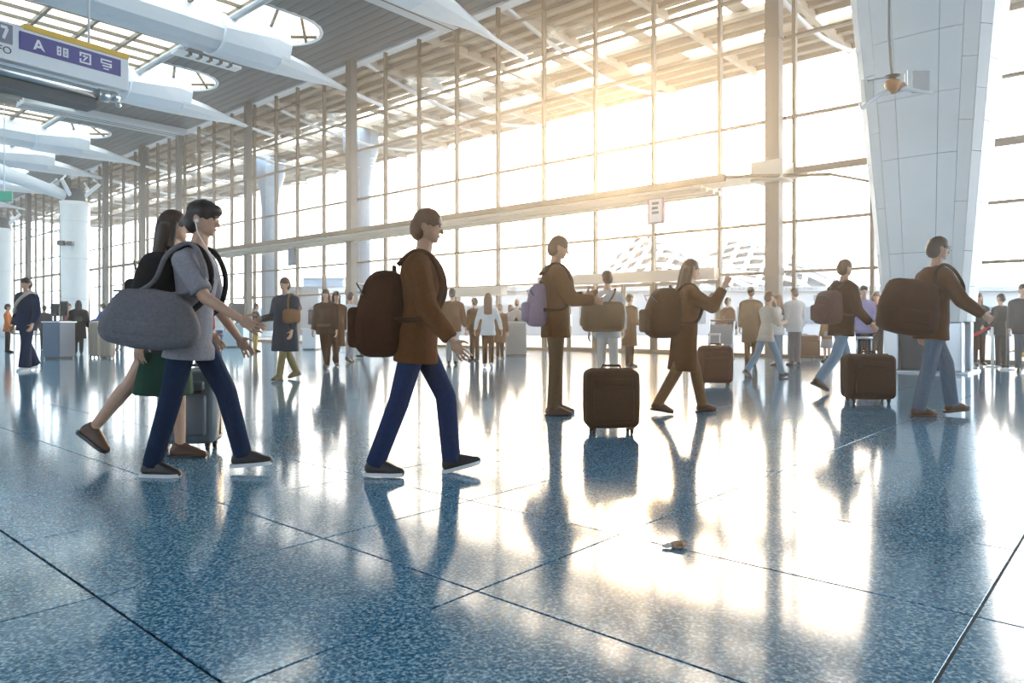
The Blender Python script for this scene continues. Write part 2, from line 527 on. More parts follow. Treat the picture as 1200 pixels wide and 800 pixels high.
# scattering volume added to imitate the warm lens flare around the sun
hb = bmesh.new(); box(hb, (-29.9, -47.9, .01), (91.9, -.12, CZ - .02), FM)
M_FLARE = bpy.data.materials.new('flare_volume'); M_FLARE.use_nodes = True
hn = M_FLARE.node_tree.nodes; hn.clear()
h_out = hn.new('ShaderNodeOutputMaterial'); h_sc = hn.new('ShaderNodeVolumeScatter')
h_sc.inputs['Density'].default_value = 0.0034; h_sc.inputs['Anisotropy'].default_value = 0.85
h_sc.inputs['Color'].default_value = (1, 1, 1, 1)
M_FLARE.node_tree.links.new(h_sc.outputs[0], h_out.inputs['Volume'])
tag(link('flare_volume', hb, M_FLARE), kind='stuff')

# ================================================================== BIG TAPERED COLUMN, right
def panel_column(name, base, yaw, z0, z1, half0, half1, rows, expo=3.2, nfacet=20):
    root = tag(empty(name, base, yaw), kind='structure')
    def pt(i, z, inset=0.0):
        t = (z - z0) / (z1 - z0)
        a, b = half0[0] + (half1[0] - half0[0]) * t - inset, half0[1] + (half1[1] - half0[1]) * t - inset
        th = 2 * math.pi * (i + .5) / nfacet
        c, s_ = math.cos(th), math.sin(th)
        return V((a * math.copysign(abs(c) ** (2 / expo), c), b * math.copysign(abs(s_) ** (2 / expo), s_), z))
    bm = bmesh.new()
    rings_mesh(bm, [[pt(i, z, .03) for i in range(nfacet)] for z in (z0 + .01, z1 - .01)])
    link('core', bm, M_SEAM, root)
    # joints between panels run up every other facet; wide flat faces are one panel
    cuts = [i for i in range(nfacet)]
    for ci, i in enumerate(cuts):
        j = (i + 1) % nfacet
        wide = (pt(i, z1) - pt(j, z1)).length > 0.8
        zs = rows if wide or ci % 2 else [rows[0]] + [(a + b) / 2 for a, b in zip(rows, rows[1:])] + [rows[-1]]
        for za, zb in zip(zs, zs[1:]):
            g = .010
            bm = bmesh.new()
            q = []
            for zz in (za + g / 2, zb - g / 2):
                A, B = pt(i, zz), pt(j, zz)
                d = (B - A).normalized() * g / 2
                A2, B2 = pt(i, zz, .035), pt(j, zz, .035)
                q.append([A + d, B - d, B2 - d, A2 + d])
            rings_mesh(bm, q)
            link('panel', bm, M_PANEL, root)
    return root
cb = ground(1088, 435)
bigcol = panel_column('clad_column', V((cb.x, cb.y, 0)), FYAW, 1.0, 14.0, (.78, .70), (1.95, 1.60), [1.0, 2.35, 4.2, 5.35, 6.5, 8.6, 11.0, 14.0])
bm = bmesh.new()
for sx in (-.55, .55):
    for sy in (-.45, .45):
        box(bm, (sx - .14, sy - .14, .04), (sx + .14, sy + .14, 1.0), None, .03)
link('foot_post', bm, M_STEEL, bigcol)
bm = bmesh.new(); box(bm, (-.80, -.7, 0), (.80, .7, .04), None, .01); link('base_plate', bm, M_STEEL, bigcol)
bm = bmesh.new(); box(bm, (-.5, -.4, .04), (.5, .4, 1.0)); link('inner_core', bm, M_DARK, bigcol)

# pendant fixture before the column
pc = at(1046, 103, 11.8)
pend = thing('pendant_fixture', 'brown pendant fixture with white arms and clear plates hanging before the big white column', 'fixture', pc)
M_BROWN = mat('pendant_brown', (.42, .17, .05), .35)
k = 11.8 / FPX
bm = bmesh.new(); lathe(bm, [(3 * k, 12 * k), (5 * k, 9 * k), (8 * k, 8 * k), (9 * k, 4 * k), (7 * k, -2 * k), (5 * k, -6 * k), (2 * k, -7 * k)], 16); link('hub', bm, M_BROWN, pend, True)
bm = bmesh.new(); tube(bm, [(0, 0, 11 * k), (-2 * k, 0, 30 * k), (-4 * k, 0, 60 * k), (-4 * k, 0, 13.4 - pc.z)], [.026, .022, .02, .02], 8); link('cable', bm, mat('cable_grey', (.30, .29, .26), .5), pend, True)
bm = bmesh.new(); lathe(bm, [(1 * k, 16 * k), (9 * k, 14 * k), (2 * k, 12 * k)], 12); link('collar', bm, M_FRAME, pend, True)
for pts in ([(-3 * k, 0, -4 * k), (-14 * k, .06, -7 * k), (-24 * k, .1, -15 * k), (-33 * k, .12, -22 * k), (-34 * k, .12, -15 * k)], [(3 * k, 0, -3 * k), (14 * k, -.06, -2 * k), (30 * k, -.1, -7 * k), (43 * k, -.1, -8 * k)]):
    bm = bmesh.new(); tube(bm, pts, [.05, .04, .032, .026, .02][:len(pts)], 8); link('arm', bm, M_WHITE, pend, True)
bm = bmesh.new(); tube(bm, [(4 * k, -.05, -4 * k), (11 * k, -.05, 4 * k), (16 * k, -.05, -2 * k)], .03, 8); link('loop_bracket', bm, mat('copper', (.55, .27, .16), .3, .6), pend, True)
bm = bmesh.new(); box(bm, (23 * k, -.02, -6 * k), (43 * k, .02, 20 * k), None, .008); link('plate', bm, mat('grey_plate', (.45, .48, .50), .3), pend)
bm = bmesh.new(); box(bm, (-33 * k, .10, -14 * k), (-18 * k, .12, 12 * k), None, .005); link('plate', bm, glass('plate_glass', (.86, .88, .88), .8), pend)
bm = bmesh.new(); tube(bm, [(16 * k, 0, 2 * k), (16 * k, 0, 20 * k)], .025, 8); tube(bm, [(-30 * k, 0, 8 * k), (0, 0, 14 * k), (20 * k, 0, 19 * k)], .012, 6); link('stay', bm, M_STEEL, pend)

# ================================================================== LEFT COLUMNS
def round_column(px, Y, ptop, dia, tag_arm=True):
    base = at(px, HZ, Y); base.z = 0
    ztop = EYE + (HZ - ptop) / FPX * Y
    c = tag(empty('round_column', base), kind='structure')
    bm = bmesh.new(); lathe(bm, [(dia * .42, 0), (dia * .42, 1.0), (dia * .46, 3), (dia * .5, ztop - .3), (dia * .52, ztop)], 28); link('shaft', bm, M_PANEL, c, True)
    bm = bmesh.new(); lathe(bm, [(dia * .36, ztop), (dia * .40, ztop + .1), (dia * .40, ztop + .8), (dia * .3, ztop + .9)], 24); link('neck', bm, M_DARK, c)
    for i in range(4):
        a = math.pi / 4 + i * math.pi / 2 + FYAW
        d = V((math.cos(a), math.sin(a), 0))
        bm = bmesh.new(); tube(bm, [d * dia * .3 + V((0, 0, ztop + .3)), d * dia * .9 + V((0, 0, ztop + 1.2)), d * 1.15 + V((0, 0, ztop + 1.5))], [.14, .12, .08], 8); link('strut', bm, M_WHITE, c)
    bm = bmesh.new()
    for zz in (2.6, 5.2, 7.6):
        if zz < ztop - .4:
            lathe(bm, [(dia * .505, zz), (dia * .51, zz + .02), (dia * .505, zz + .04)], 28)
    link('joint_ring', bm, M_PANEL2, c)
    # curved outrigger going up to the roof beams on the left
    pts = []
    for t in [i / 10 for i in range(11)]:
        q = N * (-14 * t) + V((0, 0, ztop + .2 + 2.6 * math.sin(t * math.pi / 2)))
        pts.append(q)
    bm = bmesh.new(); tube(bm, pts, [.32 + .5 * t / 10 for t in range(11)], 12); link('outrigger', bm, M_WHITE, c, True)
    return c
lc = round_column(88, 47, 237, 1.72)
fx = bmesh.new(); box(fx, (-.5, -1.1, 6.0), (-.1, -.85, 6.3)); box(fx, (.1, -1.1, 6.0), (.45, -.85, 6.25)); box(fx, (-.5, -.95, 6.1), (.4, -.8, 6.2)); link('camera_bracket', fx, M_DARK, lc)
round_column(2, 58, 268, 1.6)

# ================================================================== SIGN, top left
sd = V((.579, .815, 0)).normalized()                # the sign runs this way
s_end = at(148, 108, 14.0)
syaw = math.atan2(sd.y, sd.x)
s_h = 38 / FPX * 14.0
sign = thing('hanging_sign', 'white overhead direction sign with purple pictogram panel and yellow strip', 'sign', s_end, syaw)
bm = bmesh.new(); box(bm, (-3.6, -.10, 0), (0, .10, s_h), None, .015); link('board', bm, mat('sign_white', (.80, .81, .84), .4), sign)
M_PURP = mat('sign_purple', (.085, .075, .27), .4)
bm = bmesh.new(); box(bm, (-1.87, -.115, .24), (-.16, -.10, .55)); pp = link('pictogram_panel', bm, M_PURP, sign)
bm = bmesh.new(); box(bm, (-1.80, -.13, .60), (-.01, .13, .70), None, .006); link('yellow_strip', bm, mat('sign_yellow', (.80, .48, .06), .4), sign)
M_PIC = mat('sign_print', (.86, .86, .90), .5)
def pic(name, polys, ox, parent=None):
    bm = bmesh.new()
    for poly in polys:
        rings_mesh(bm, [[V((ox + x, y, .29 + z)) for x, z in poly] for y in (-.119, -.115)])
    link(name, bm, M_PIC, parent or sign)
def rc(x0, z0, x1, z1): return [(x0, z0), (x1, z0), (x1, z1), (x0, z1)]
pic('pictogram', [[(0, 0), (.05, .02), (.10, .19), (.065, .19)], [(.10, .19), (.065, .19), (.13, .04), (.19, 0)], rc(.05, .05, .12, .085)], -1.66)
pic('pictogram', [rc(0, .02, .07, .05), rc(0, .02, .025, .18), rc(0, .15, .07, .18), rc(0, .085, .07, .11), rc(.05, .02, .07, .18), rc(.10, .02, .19, .05), rc(.10, .02, .125, .18), rc(.10, .15, .19, .18), rc(.165, .02, .19, .18), rc(.135, .07, .155, .13)], -1.28)
pic('pictogram', [rc(0, 0, .20, .03), rc(0, .17, .20, .20), rc(.17, 0, .20, .20), rc(0, .0, .03, .08), rc(0, .12, .03, .2), [(.05, .05), (.08, .05), (.15, .14), (.12, .14)], rc(.06, .12, .10, .15)], -.90)
pic('pictogram', [rc(0, .16, .20, .19), rc(.0, .10, .18, .125), rc(.03, .05, .20, .075), rc(.05, 0, .15, .02), rc(0, .10, .025, .19), rc(.17, .05, .20, .13)], -.53)
bm = bmesh.new(); box(bm, (-2.26, -.115, .27), (-1.97, -.10, .60)); link('icon_square', bm, mat('sign_grey', (.22, .22, .27), .5), sign)
pic('pictogram', [[(-2.13, .06), (-2.09, .04), (-2.03, .22), (-2.07, .26)], rc(-2.15, .22, -2.05, .27)], 0)
def lettering(txt, size, loc, material, parent, ext=.004):
    cu = bpy.data.curves.new('lettering', 'FONT'); cu.body = txt; cu.size = size; cu.extrude = ext
    o = bpy.data.objects.new('lettering', cu); COL.objects.link(o); cu.materials.append(material)
    bpy.context.view_layer.update()
    me = bpy.data.meshes.new_from_object(o.evaluated_get(bpy.context.evaluated_depsgraph_get()))
    bpy.data.objects.remove(o)
    o = bpy.data.objects.new('lettering', me); COL.objects.link(o)
    o.parent = parent; o.location = loc; o.rotation_euler = (R(90), 0, 0)
    return o
lettering('FO', .17, (-2.20, -.106, .10), M_DARK, sign)
bm = bmesh.new(); tube(bm, [(-3.6, .05, -.16), (-.42, .05, -.16)], .085, 12); link('support_pipe', bm, M_STEEL, sign, True)
bm = bmesh.new(); tube(bm, [(-.50, .05, -.16), (-.30, .05, -.16)], .115, 12); ellipsoid(bm, (-.22, .02, -.15), (.11, .11, .11)); ellipsoid(bm, (-.16, -.02, -.29), (.055, .055, .055)); link('pipe_end', bm, M_STEEL, sign, True)
bm = bmesh.new(); box(bm, (-3.6, .1, -.42), (-.5, .5, -.05)); link('cable_tray', bm, M_DARK, sign)
for x in (-.6, -3.0):
    bm = bmesh.new(); tube(bm, [(x, .2, s_h - .1), (x, .2, 13.3 - s_end.z)], .025, 6); link('hanger', bm, M_STEEL, sign)

# green exit sign far left
g0 = at(5, 230, 40)
sg = thing('exit_sign', 'small green exit sign under the roof at the far left edge', 'sign', g0)
bm = bmesh.new(); box(bm, (-.5, -.06, -.28), (.45, .06, .28), None, .02); link('sign_box', bm, mat('sign_green', (.0, .30, .20), .4), sg)
bm = bmesh.new(); tube(bm, [(0, 0, .2), (0, 0, 13.4 - g0.z)], .03, 6); link('hanger', bm, M_STEEL, sg)

# louvred light panel between beams
lp0 = at(243, 71, 29.5)
lp = thing('ceiling_light', 'slatted white light panel under the grey ceiling beside the large roof beam', 'light', lp0, math.atan2(N.y, N.x))
bm = bmesh.new(); box(bm, (-1.35, -.28, -.05), (1.35, .28, .05), None, .01); link('diffuser', bm, M_WHITE, lp)
for i in range(5):
    bm = bmesh.new(); box(bm, (-.9 + .42 * i, -.29, -.06), (-.75 + .42 * i, .05, .06)); link('slot', bm, M_FRAME, lp)
for x in (-1, 1):
    bm = bmesh.new(); tube(bm, [(x, 0, 0), (x, 0, CZ - lp0.z)], .02, 6); link('hanger', bm, M_STEEL, lp)

# small hanging boards on the canopy
def board(px, py, wpx, hpx, wv, label, col, framecol, lines):
    s, z = sz_at(px, py, wv)
    p = F(s, wv, z); k = p.y / FPX
    r = thing('hanging_board', label, 'sign', p, FYAW + math.pi, 'boards under the canopy')
    hx, hz = wpx * k * .62, hpx * k / 2
    bm = bmesh.new(); box(bm, (-hx, -.04, -hz), (hx, .04, hz), None, .01); link('frame', bm, framecol, r)
    bm = bmesh.new(); box(bm, (-hx * .74, -.055, -hz * .86), (hx * .74, .055, hz * .86)); link('face', bm, col, r)
    bm = bmesh.new()
    for i in range(lines):
        box(bm, (-hx * .4, -.06, hz * (.55 - .35 * i) - .04), (hx * (.4 - .1 * (i % 2)), .06, hz * (.55 - .35 * i) + .04))
    link('print', bm, mat('board_print', (.12, .11, .13), .5), r)
    bm = bmesh.new(); tube(bm, [(0, 0, hz), (0, 0, cz - .2 - z)], .02, 6); link('hanger', bm, M_STEEL, r)
board(769, 247, 18, 31, -1.2, 'white board with a pinkish frame hanging under the canopy near its right end', mat('board_white', (.8, .78, .78), .5), mat('board_pink', (.55, .32, .34), .5), 3)
board(342, 301, 12, 20, -1.2, 'small dark blue board hanging under the canopy above the navy coat person', mat('board_blue', (.10, .17, .26), .5), mat('board_navy', (.05, .09, .15), .5), 3)

# ================================================================== OUTDOORS
gb = bmesh.new(); box(gb, (-220, .15, -.5), (320, 420, -.02), FM)
ground_o = tag(link('ground_forecourt', gb, M_ROAD), kind='structure')
EZ = 13.9
ext = tag(empty('outdoor_roof'), kind='structure')
def strip(w0, w1, z, th=.12, material=M_EXT, s0=-40, s1=95):
    ubox('roof_sheet', ((s0 + s1) / 2, (w0 + w1) / 2, z), (s1 - s0, w1 - w0, th), material, ext)
strip(.3, 6.2, EZ + .3); strip(8.6, 10.4, EZ + .3); strip(12.0, 15.4, EZ + .3)
for w in (1.0, 1.9, 2.8, 3.7, 4.6, 5.5, 6.3, 8.5, 9.5, 10.4, 12.0, 13.1, 14.2, 15.3):
    ubox('roof_purlin', (27, w, EZ + .12), (134, .14, .24), M_EXT2, ext)
for i in range(29):
    s = -38.5 + 4.6 * i
    ubox('roof_rafter', (s, 7.85, EZ - .02), (.22, 15.1, .34), M_EXT, ext)
    ubox('roof_blind', (s + 2.3, 7.4, EZ + .3), (.7, 2.6, .10), M_EXT, ext)
    ubox('roof_blind', (s + (1.2 if i % 3 else 2.9), 11.2, EZ + .3), (2.0, 1.8, .10), M_EXT, ext)
for i in range(14):
    s = -30 + 9.2 * i
    bm = bmesh.new(); pts = [F(s, .4 + 1.5 * j, EZ - .35 - 1.1 * math.sin(j / 10 * math.pi)) for j in range(11)]
    tube(bm, pts, .09, 6); link('roof_truss', bm, M_EXTW, ext)
for px in (423, 316):
    s = s_at(px, 9.0)
    q = tag(empty('outdoor_column', F(s, 9.0, 0)), kind='structure')
    bm = bmesh.new(); lathe(bm, [(.62, 0), (.62, 10), (.75, 11.4), (1.15, 12.6), (1.2, 13.9)], 20); link('shaft', bm, mat('outdoor_column', (.16, .23, .30), .5), q, True)
    bm = bmesh.new(); lathe(bm, [(.66, 0), (.66, .4), (.62, .45)], 20); link('base', bm, M_STEEL, q)

# lattice shell roof of the building across the road
def shell_pt(u, v):                                  # u along, v across (0..1)
    X = 1 + 42 * u; Y = 66 + 26 * v
    hump = math.sin(math.pi * min(1, max(0, (u * .98 + .02)))) ** .8 * (1 + .22 * math.sin(u * 21))
    return V((X, Y, 2.8 + 8.6 * hump * (.12 + .88 * max(v, 0) ** .7)))
shell = thing('lattice_roof', 'wavy lattice shell roof of the low building across the forecourt', 'roof')
bm = bmesh.new()
rings_mesh(bm, [[shell_pt(i / 80, j / 20) + V((0, 0, -.45)) for j in range(21)] for i in range(81)], cap=False, closed=False)
link('skin', bm, mat('shell_grey', (.03, .034, .038), .8), shell, True)
for k in range(-6, 19):
    for sgn in (1, -1):
        pts = []
        for j in range(25):
            v = j / 24
            u = k / 18 + (v * .3 if sgn > 0 else (1 - v) * .3)
            if 0 <= u <= 1: pts.append(shell_pt(u, v))
        if len(pts) > 2:
            bm = bmesh.new(); tube(bm, pts, .26, 5); link('rib', bm, M_EXTW, shell)
bm = bmesh.new(); tube(bm, [shell_pt(i / 40, 0) for i in range(41)], .22, 6); link('eave', bm, M_EXTW, shell)
# low white building under it
bl = thing('terminal_building', 'long low white building with rows of windows across the forecourt', 'building', (20, 64, 0))
bm = bmesh.new(); box(bm, (-40, 0, 0), (60, 14, 4.0)); link('wall', bm, mat('terminal_wall', (.20, .20, .21), .6), bl)
bm = bmesh.new(); box(bm, (-40, -.4, 3.9), (60, 14, 4.3)); link('parapet', bm, mat('outdoor_pale', (.16, .17, .18), .6), bl)
M_WIN = mat('outdoor_window', (.05, .07, .09), .5)
for i in range(48):
    ww = bmesh.new(); box(ww, (-38 + 2.0 * i, -.06, 1.0), (-36.8 + 2.0 * i, .02, 2.5)); wo = link('window', ww, M_WIN, bl)
for i in range(24):
    ww = bmesh.new(); box(ww, (-1 + .34 * i, -.46, 4.02), (-.82 + .34 * i, -.38, 4.22)); link('vent', ww, M_DARK, bl)
def ext_block(px0, px1, ptop, Y, dep, label, col):
    a, bq = at(px0, HZ, Y), at(px1, HZ, Y)
    zt = EYE + (HZ - ptop) / FPX * Y
    r = thing('building', label, 'building', ((a.x + bq.x) / 2, Y, 0), 0, 'buildings beyond the glass')
    hw = (bq.x - a.x) / 2
    bm = bmesh.new(); box(bm, (-hw, 0, 0), (hw, dep, zt)); link('wall', bm, col, r)
    bm = bmesh.new(); box(bm, (-hw - .2, -.2, zt), (hw + .2, dep + .2, zt + .3)); link('parapet', bm, M_EXTW, r)
    n = max(2, int(hw * 2 / 3))
    for i in range(n):
        for j in range(max(1, int(zt / 3.2))):
            ww = bmesh.new(); x = -hw + (i + .5) * 2 * hw / n
            box(ww, (x - .8, -.08, .9 + 3.2 * j), (x + .8, .02, 2.3 + 3.2 * j)); link('window', ww, M_WIN, r)
ext_block(355, 402, 326, 90, 20, 'pale blue block building seen through the glass behind the two brown coats', mat('outdoor_blue', (.14, .20, .27), .6))
ext_block(150, 330, 362, 150, 20, 'long pale building far beyond the glass at the left', mat('outdoor_pale2', (.20, .24, .28), .6))
ext_block(1090, 1290, 336, 84, 14, 'white car park block beyond the glass right of the big column', M_EXTW)

# ================================================================== PEOPLE
M_SKIN = mat('skin', (.56, .33, .22), .55, noise=.05, nscale=25)
M_SKIN2 = mat('skin_tan', (.46, .25, .15), .55, noise=.05, nscale=25)
M_EYE = mat('eye_dark', (.02, .015, .012), .2)
M_LIP = mat('lip', (.42, .16, .13), .5)
HAIRM = {'black': mat('hair_black', (.018, .012, .010), .5, noise=.3, nscale=90), 'brown': mat('hair_brown', (.13, .055, .02), .5, noise=.3, nscale=90), 'dark': mat('hair_dark', (.045, .022, .012), .5, noise=.3, nscale=90)}
eye_bm = bmesh.new(); ellipsoid(eye_bm, (0, 0, 0), (.013, .007, .0075), sub=1)
EYE_ME = bpy.data.meshes.new('eye'); eye_bm.to_mesh(EYE_ME); eye_bm.free(); EYE_ME.materials.append(M_EYE)
brow_bm = bmesh.new(); capsule(brow_bm, (-.017, 0, 0), .004, (.017, 0, .002), .003, 6)
BROW_ME = bpy.data.meshes.new('eyebrow'); brow_bm.to_mesh(BROW_ME); brow_bm.free(); BROW_ME.materials.append(M_EYE)
lip_bm = bmesh.new(); ellipsoid(lip_bm, (0, 0, 0), (.021, .007, .0075), sub=1)
LIP_ME = bpy.data.meshes.new('mouth'); lip_bm.to_mesh(LIP_ME); lip_bm.free(); LIP_ME.materials.append(M_LIP)

def remeshed(name, bm, material, parent, vox, iters=3):
    o = link(name, bm, material, parent, True)
    m = o.modifiers.new('remesh', 'REMESH'); m.mode = 'VOXEL'; m.voxel_size = vox; m.use_smooth_shade = True
    if iters:
        q = o.modifiers.new('smooth', 'SMOOTH'); q.factor = .5; q.iterations = iters
    return o

TORSO = [(-.13, .125, .085, .0), (-.04, .160, .112, -.004), (.04, .163, .112, -.004), (.13, .148, .100, .004), (.22, .134, .092, .008), (.33, .152, .106, .004), (.42, .172, .114, -.002), (.485, .176, .100, -.010), (.53, .130, .078, -.014), (.565, .075, .062, -.012)]

def person(label, px, py, H, yaw, legs, arms, lean=0, head=(0, 0), top=('jacket', None), bottom=('trousers', None), shoe=None, sole=None,
           hair='black', hairstyle='short', skin=None, near=0, wide=1.0, inner=None, pos=None, hunch=0, collar=None):
    """legs: two (thigh deg forward, knee bend, foot pitch) for left and right; arms: two (swing, abduct, elbow, inward) or ('to', x, y, z)"""
    k = H / 1.80
    base = pos if pos is not None else ground(px, py)
    root = thing('person', label, 'person', base, R(yaw), 'travellers in the hall')
    skin = skin or M_SKIN
    vox = {2: .0065, 1: .010, 0: .016}[near]
    cvox = {2: .011, 1: .014, 0: .02}[near]
    fr = {2: .0080, 1: .0095, 0: .012}[near]
    J = {}
    lo = 0.0
    hipw = .082
    for side, (a, kn, fp) in zip((-1, 1), legs):
        hip = V((side * hipw, 0, 0))
        td = V((0, math.sin(R(a)), -math.cos(R(a))))
        knee = hip + td * .435 + V((side * .0, 0, 0))
        sd_ = V((0, math.sin(R(a - kn)), -math.cos(R(a - kn))))
        ank = knee + sd_ * .42
        fd = V((side * .10, math.cos(R(fp)), math.sin(R(fp)))).normalized()
        heel = ank + V((0, 0, -.05)) - fd * .05
        up = V((0, -math.sin(R(fp)), math.cos(R(fp))))
        ball = ank - up * .062 + fd * .105
        toe = ank - up * .066 + fd * .155
        J[side] = dict(hip=hip, knee=knee, ank=ank, fd=fd, ball=ball, toe=toe, up=up)
        lo = min(lo, (ank - up * .09 + fd * .15).z, (ank - up * .09 - fd * .06).z)
    hz = -lo
    for side in (-1, 1):
        for q in ('hip', 'knee', 'ank', 'ball', 'toe'):
            J[side][q] = J[side][q] + V((0, 0, hz))
    LM = Matrix.Translation((0, 0, hz)) @ Matrix.Rotation(R(-lean), 4, 'X')
    HM = LM @ Matrix.Translation((0, 0, .55)) @ Matrix.Rotation(R(-hunch), 4, 'X')
    T = lambda p: LM @ V(p)
    Hd = HM @ Matrix.Translation((0, .0, .10)) @ Matrix.Rotation(R(head[0]), 4, 'Z') @ Matrix.Rotation(R(head[1]), 4, 'X')
    K = Matrix.Scale(k, 4)

    def torso(bm, grow, z0, z1, ext=()):
        secs = [(z, a * wide + grow, b_ * wide + grow, y) for z, a, b_, y in TORSO if z0 <= z <= z1]
        secs = list(ext) + secs
        rings = [[T((a * math.cos(t), y + b_ * math.sin(t), z)) for t in [2 * math.pi * i / 20 for i in range(20)]] for z, a, b_, y in secs]
        rings_mesh(bm, rings)

    # arms by angles or by target
    A = {}
    for side, spec in zip((-1, 1), arms):
        sh = T((side * .175 * wide, -.012, .465))
        L1, L2 = .285, .255
        if spec[0] == 'to':
            tg = V(spec[1:4])
            dv = tg - sh
            dist = min(dv.length, L1 + L2 - .004); dn = dv.normalized()
            ca = (L1 * L1 + dist * dist - L2 * L2) / (2 * L1 * dist)
            pole = V((side * .5, -.7, -.5)); pole = (pole - dn * pole.dot(dn)).normalized()
            el = sh + dn * L1 * ca + pole * L1 * math.sqrt(max(0, 1 - ca * ca))
            wr = sh + dn * dist
        else:
            sw, ab, eb, inn = spec[:4]
            ud = V((side * math.sin(R(ab)), math.sin(R(sw)) * math.cos(R(ab)), -math.cos(R(sw)) * math.cos(R(ab)))).normalized()
            el = sh + ud * L1
            fd = V((side * (math.sin(R(ab)) * .6 - math.sin(R(inn))), math.sin(R(sw + eb)), -math.cos(R(sw + eb)))).normalized()
            wr = el + fd * L2
        A[side] = (sh, el, wr, spec[4] if len(spec) > 4 else 48)
    # ---- body: one continuous surface
    bm = bmesh.new()
    torso(bm, 0, -.2, .6)
    capsule(bm, T((0, -.010, .52)), .062, HM @ V((0, .008, .09)), .054)
    ellipsoid(bm, Hd @ V((0, .005, .115)), (.076, .096, .112), (Hd.to_3x3()))
    ellipsoid(bm, Hd @ V((0, .040, .055)), (.054, .058, .055), (Hd.to_3x3()))
    capsule(bm, Hd @ V((0, .092, .112)), .011, Hd @ V((0, .113, .082)), .014, 8)
    ellipsoid(bm, Hd @ V((0, .078, .022)), (.022, .018, .016), (Hd.to_3x3()), 1)
    for sx in (-1, 1):
        ellipsoid(bm, Hd @ V((sx * .078, -.008, .100)), (.012, .020, .032), Hd.to_3x3(), 1)
    for side in (-1, 1):
        j = J[side]
        capsule(bm, j['hip'] + V((0, 0, -.01)), .078, j['knee'], .055)
        capsule(bm, j['knee'], .054, j['ank'], .036)
        sh_ = (j['ank'] - j['knee']).normalized(); bk = V((0, sh_.z, -sh_.y))
        capsule(bm, j['knee'].lerp(j['ank'], .16) + bk * .012, .050, j['knee'].lerp(j['ank'], .48) + bk * .010, .044)
        capsule(bm, j['ank'] - j['fd'] * .03 - j['up'] * .035, .036, j['ball'], .032)
        capsule(bm, j['ball'], .030, j['toe'], .022)
        sh, el, wr, curl = A[side]
        ellipsoid(bm, sh, (.058, .056, .06), None, 1)
        capsule(bm, sh, .052, el, .040); capsule(bm, el, .040, wr, .026)
        h = (wr - el).normalized()
        inward = V((-side, .15, 0)); inward = (inward - h * inward.dot(h)).normalized()
        th = h.cross(inward) * (1 if side > 0 else -1)
        fwd = V((0, 1, .4)); 
        if th.dot(fwd) < 0: th = -th
        ax = th.copy()
        rot = Matrix((th, inward, h)).transposed()
        capsule(bm, wr - h * .02, .026, wr + h * .02, .024)
        ellipsoid(bm, wr + h * .052, (.040, .017, .050), rot)
        for i in range(4):
            p = wr + h * .088 + th * (.031 - .021 * i)
            ln = (.036, .040, .037, .029)[i]
            d0 = (h + th * (.10 - .066 * i)).normalized()
            for seg, cu in enumerate((.35, .8, 1.15)):
                ang = R(curl * cu)
                d = (d0 * math.cos(ang) + inward * math.sin(ang)).normalized()
                p2 = p + d * ln * (1.0, .72, .6)[seg]
                capsule(bm, p, fr, p2, fr * .93, 7); p = p2
        p = wr + h * .028 + th * .030
        d = (h * .62 + th * .72 + inward * .35).normalized()
        capsule(bm, p, fr * 1.25, p + d * .038, fr * 1.1, 7)
        d2 = (h * .85 + th * .35 + inward * .45).normalized()
        capsule(bm, p + d * .038, fr * 1.1, p + d * .038 + d2 * .030, fr * .95, 7)
    bm.transform(K)
    remeshed('body', bm, skin, root, vox, 2)
    # ---- face
    for nm, me, spots in (('eye', EYE_ME, [(-.031, .094, .118), (.031, .094, .118)]), ('eyebrow', BROW_ME, [(-.032, .097, .136), (.032, .097, .136)]), ('mouth', LIP_ME, [(0, .098, .052)])):
        if nm != 'eye' and near == 0: continue
        for sp in spots:
            o = inst(nm, me, root); o.matrix_local = K @ Hd @ Matrix.Translation(sp)
    # ---- hair
    bm = bmesh.new(); r3 = Hd.to_3x3()
    ellipsoid(bm, Hd @ V((0, .002, .148)), (.086, .102, .092), r3)
    ellipsoid(bm, Hd @ V((0, -.040, .095)), (.084, .074, .095), r3)
    if hairstyle == 'cap':
        ellipsoid(bm, Hd @ V((0, .000, .160)), (.090, .112, .085), r3); ellipsoid(bm, Hd @ V((0, .07, .175)), (.07, .055, .045), r3)
    if hairstyle in ('long', 'longer'):
        L = .22 if hairstyle == 'long' else .40
        for i, (x, rr) in enumerate(((-.062, .045), (0, .06), (.062, .045))):
            capsule(bm, Hd @ V((x, -.055, .09)), rr, T((x * 1.15, -.115, .60 - L)), rr * .75)
        for sx in (-1, 1):
            capsule(bm, Hd @ V((sx * .078, .005, .12)), .026, Hd @ V((sx * .085, -.01, -.05)), .024)
    if hairstyle == 'tail':
        capsule(bm, Hd @ V((0, -.10, .15)), .045, Hd @ V((0, -.15, .02)), .05); capsule(bm, Hd @ V((0, -.15, .02)), .05, Hd @ V((0, -.15, -.16)), .03)
    if hairstyle == 'bun':
        ellipsoid(bm, Hd @ V((0, -.08, .215)), (.045, .045, .04), r3)
    bm.transform(K)
    remeshed('hair', bm, HAIRM[hair], root, max(.008, vox), 2)
    # ---- top
    kind, tm = top
    bm = bmesh.new()
    g = {'tee': .014, 'shirt': .016, 'jacket': .030, 'coat': .034}[kind]
    if kind == 'coat':
        torso(bm, g, -.05, .57, [(-.42, .215 * wide, .165 * wide, 0), (-.2, .205 * wide, .150 * wide, 0)])
    elif kind == 'jacket':
        torso(bm, g, -.05, .57, [(-.16, .168 * wide + g, .122 + g, 0)])
    else:
        torso(bm, g, -.05, .57, [(-.16, .182 * wide + g, .148 + g, 0), (-.08, .174 * wide + g, .134 + g, 0)])
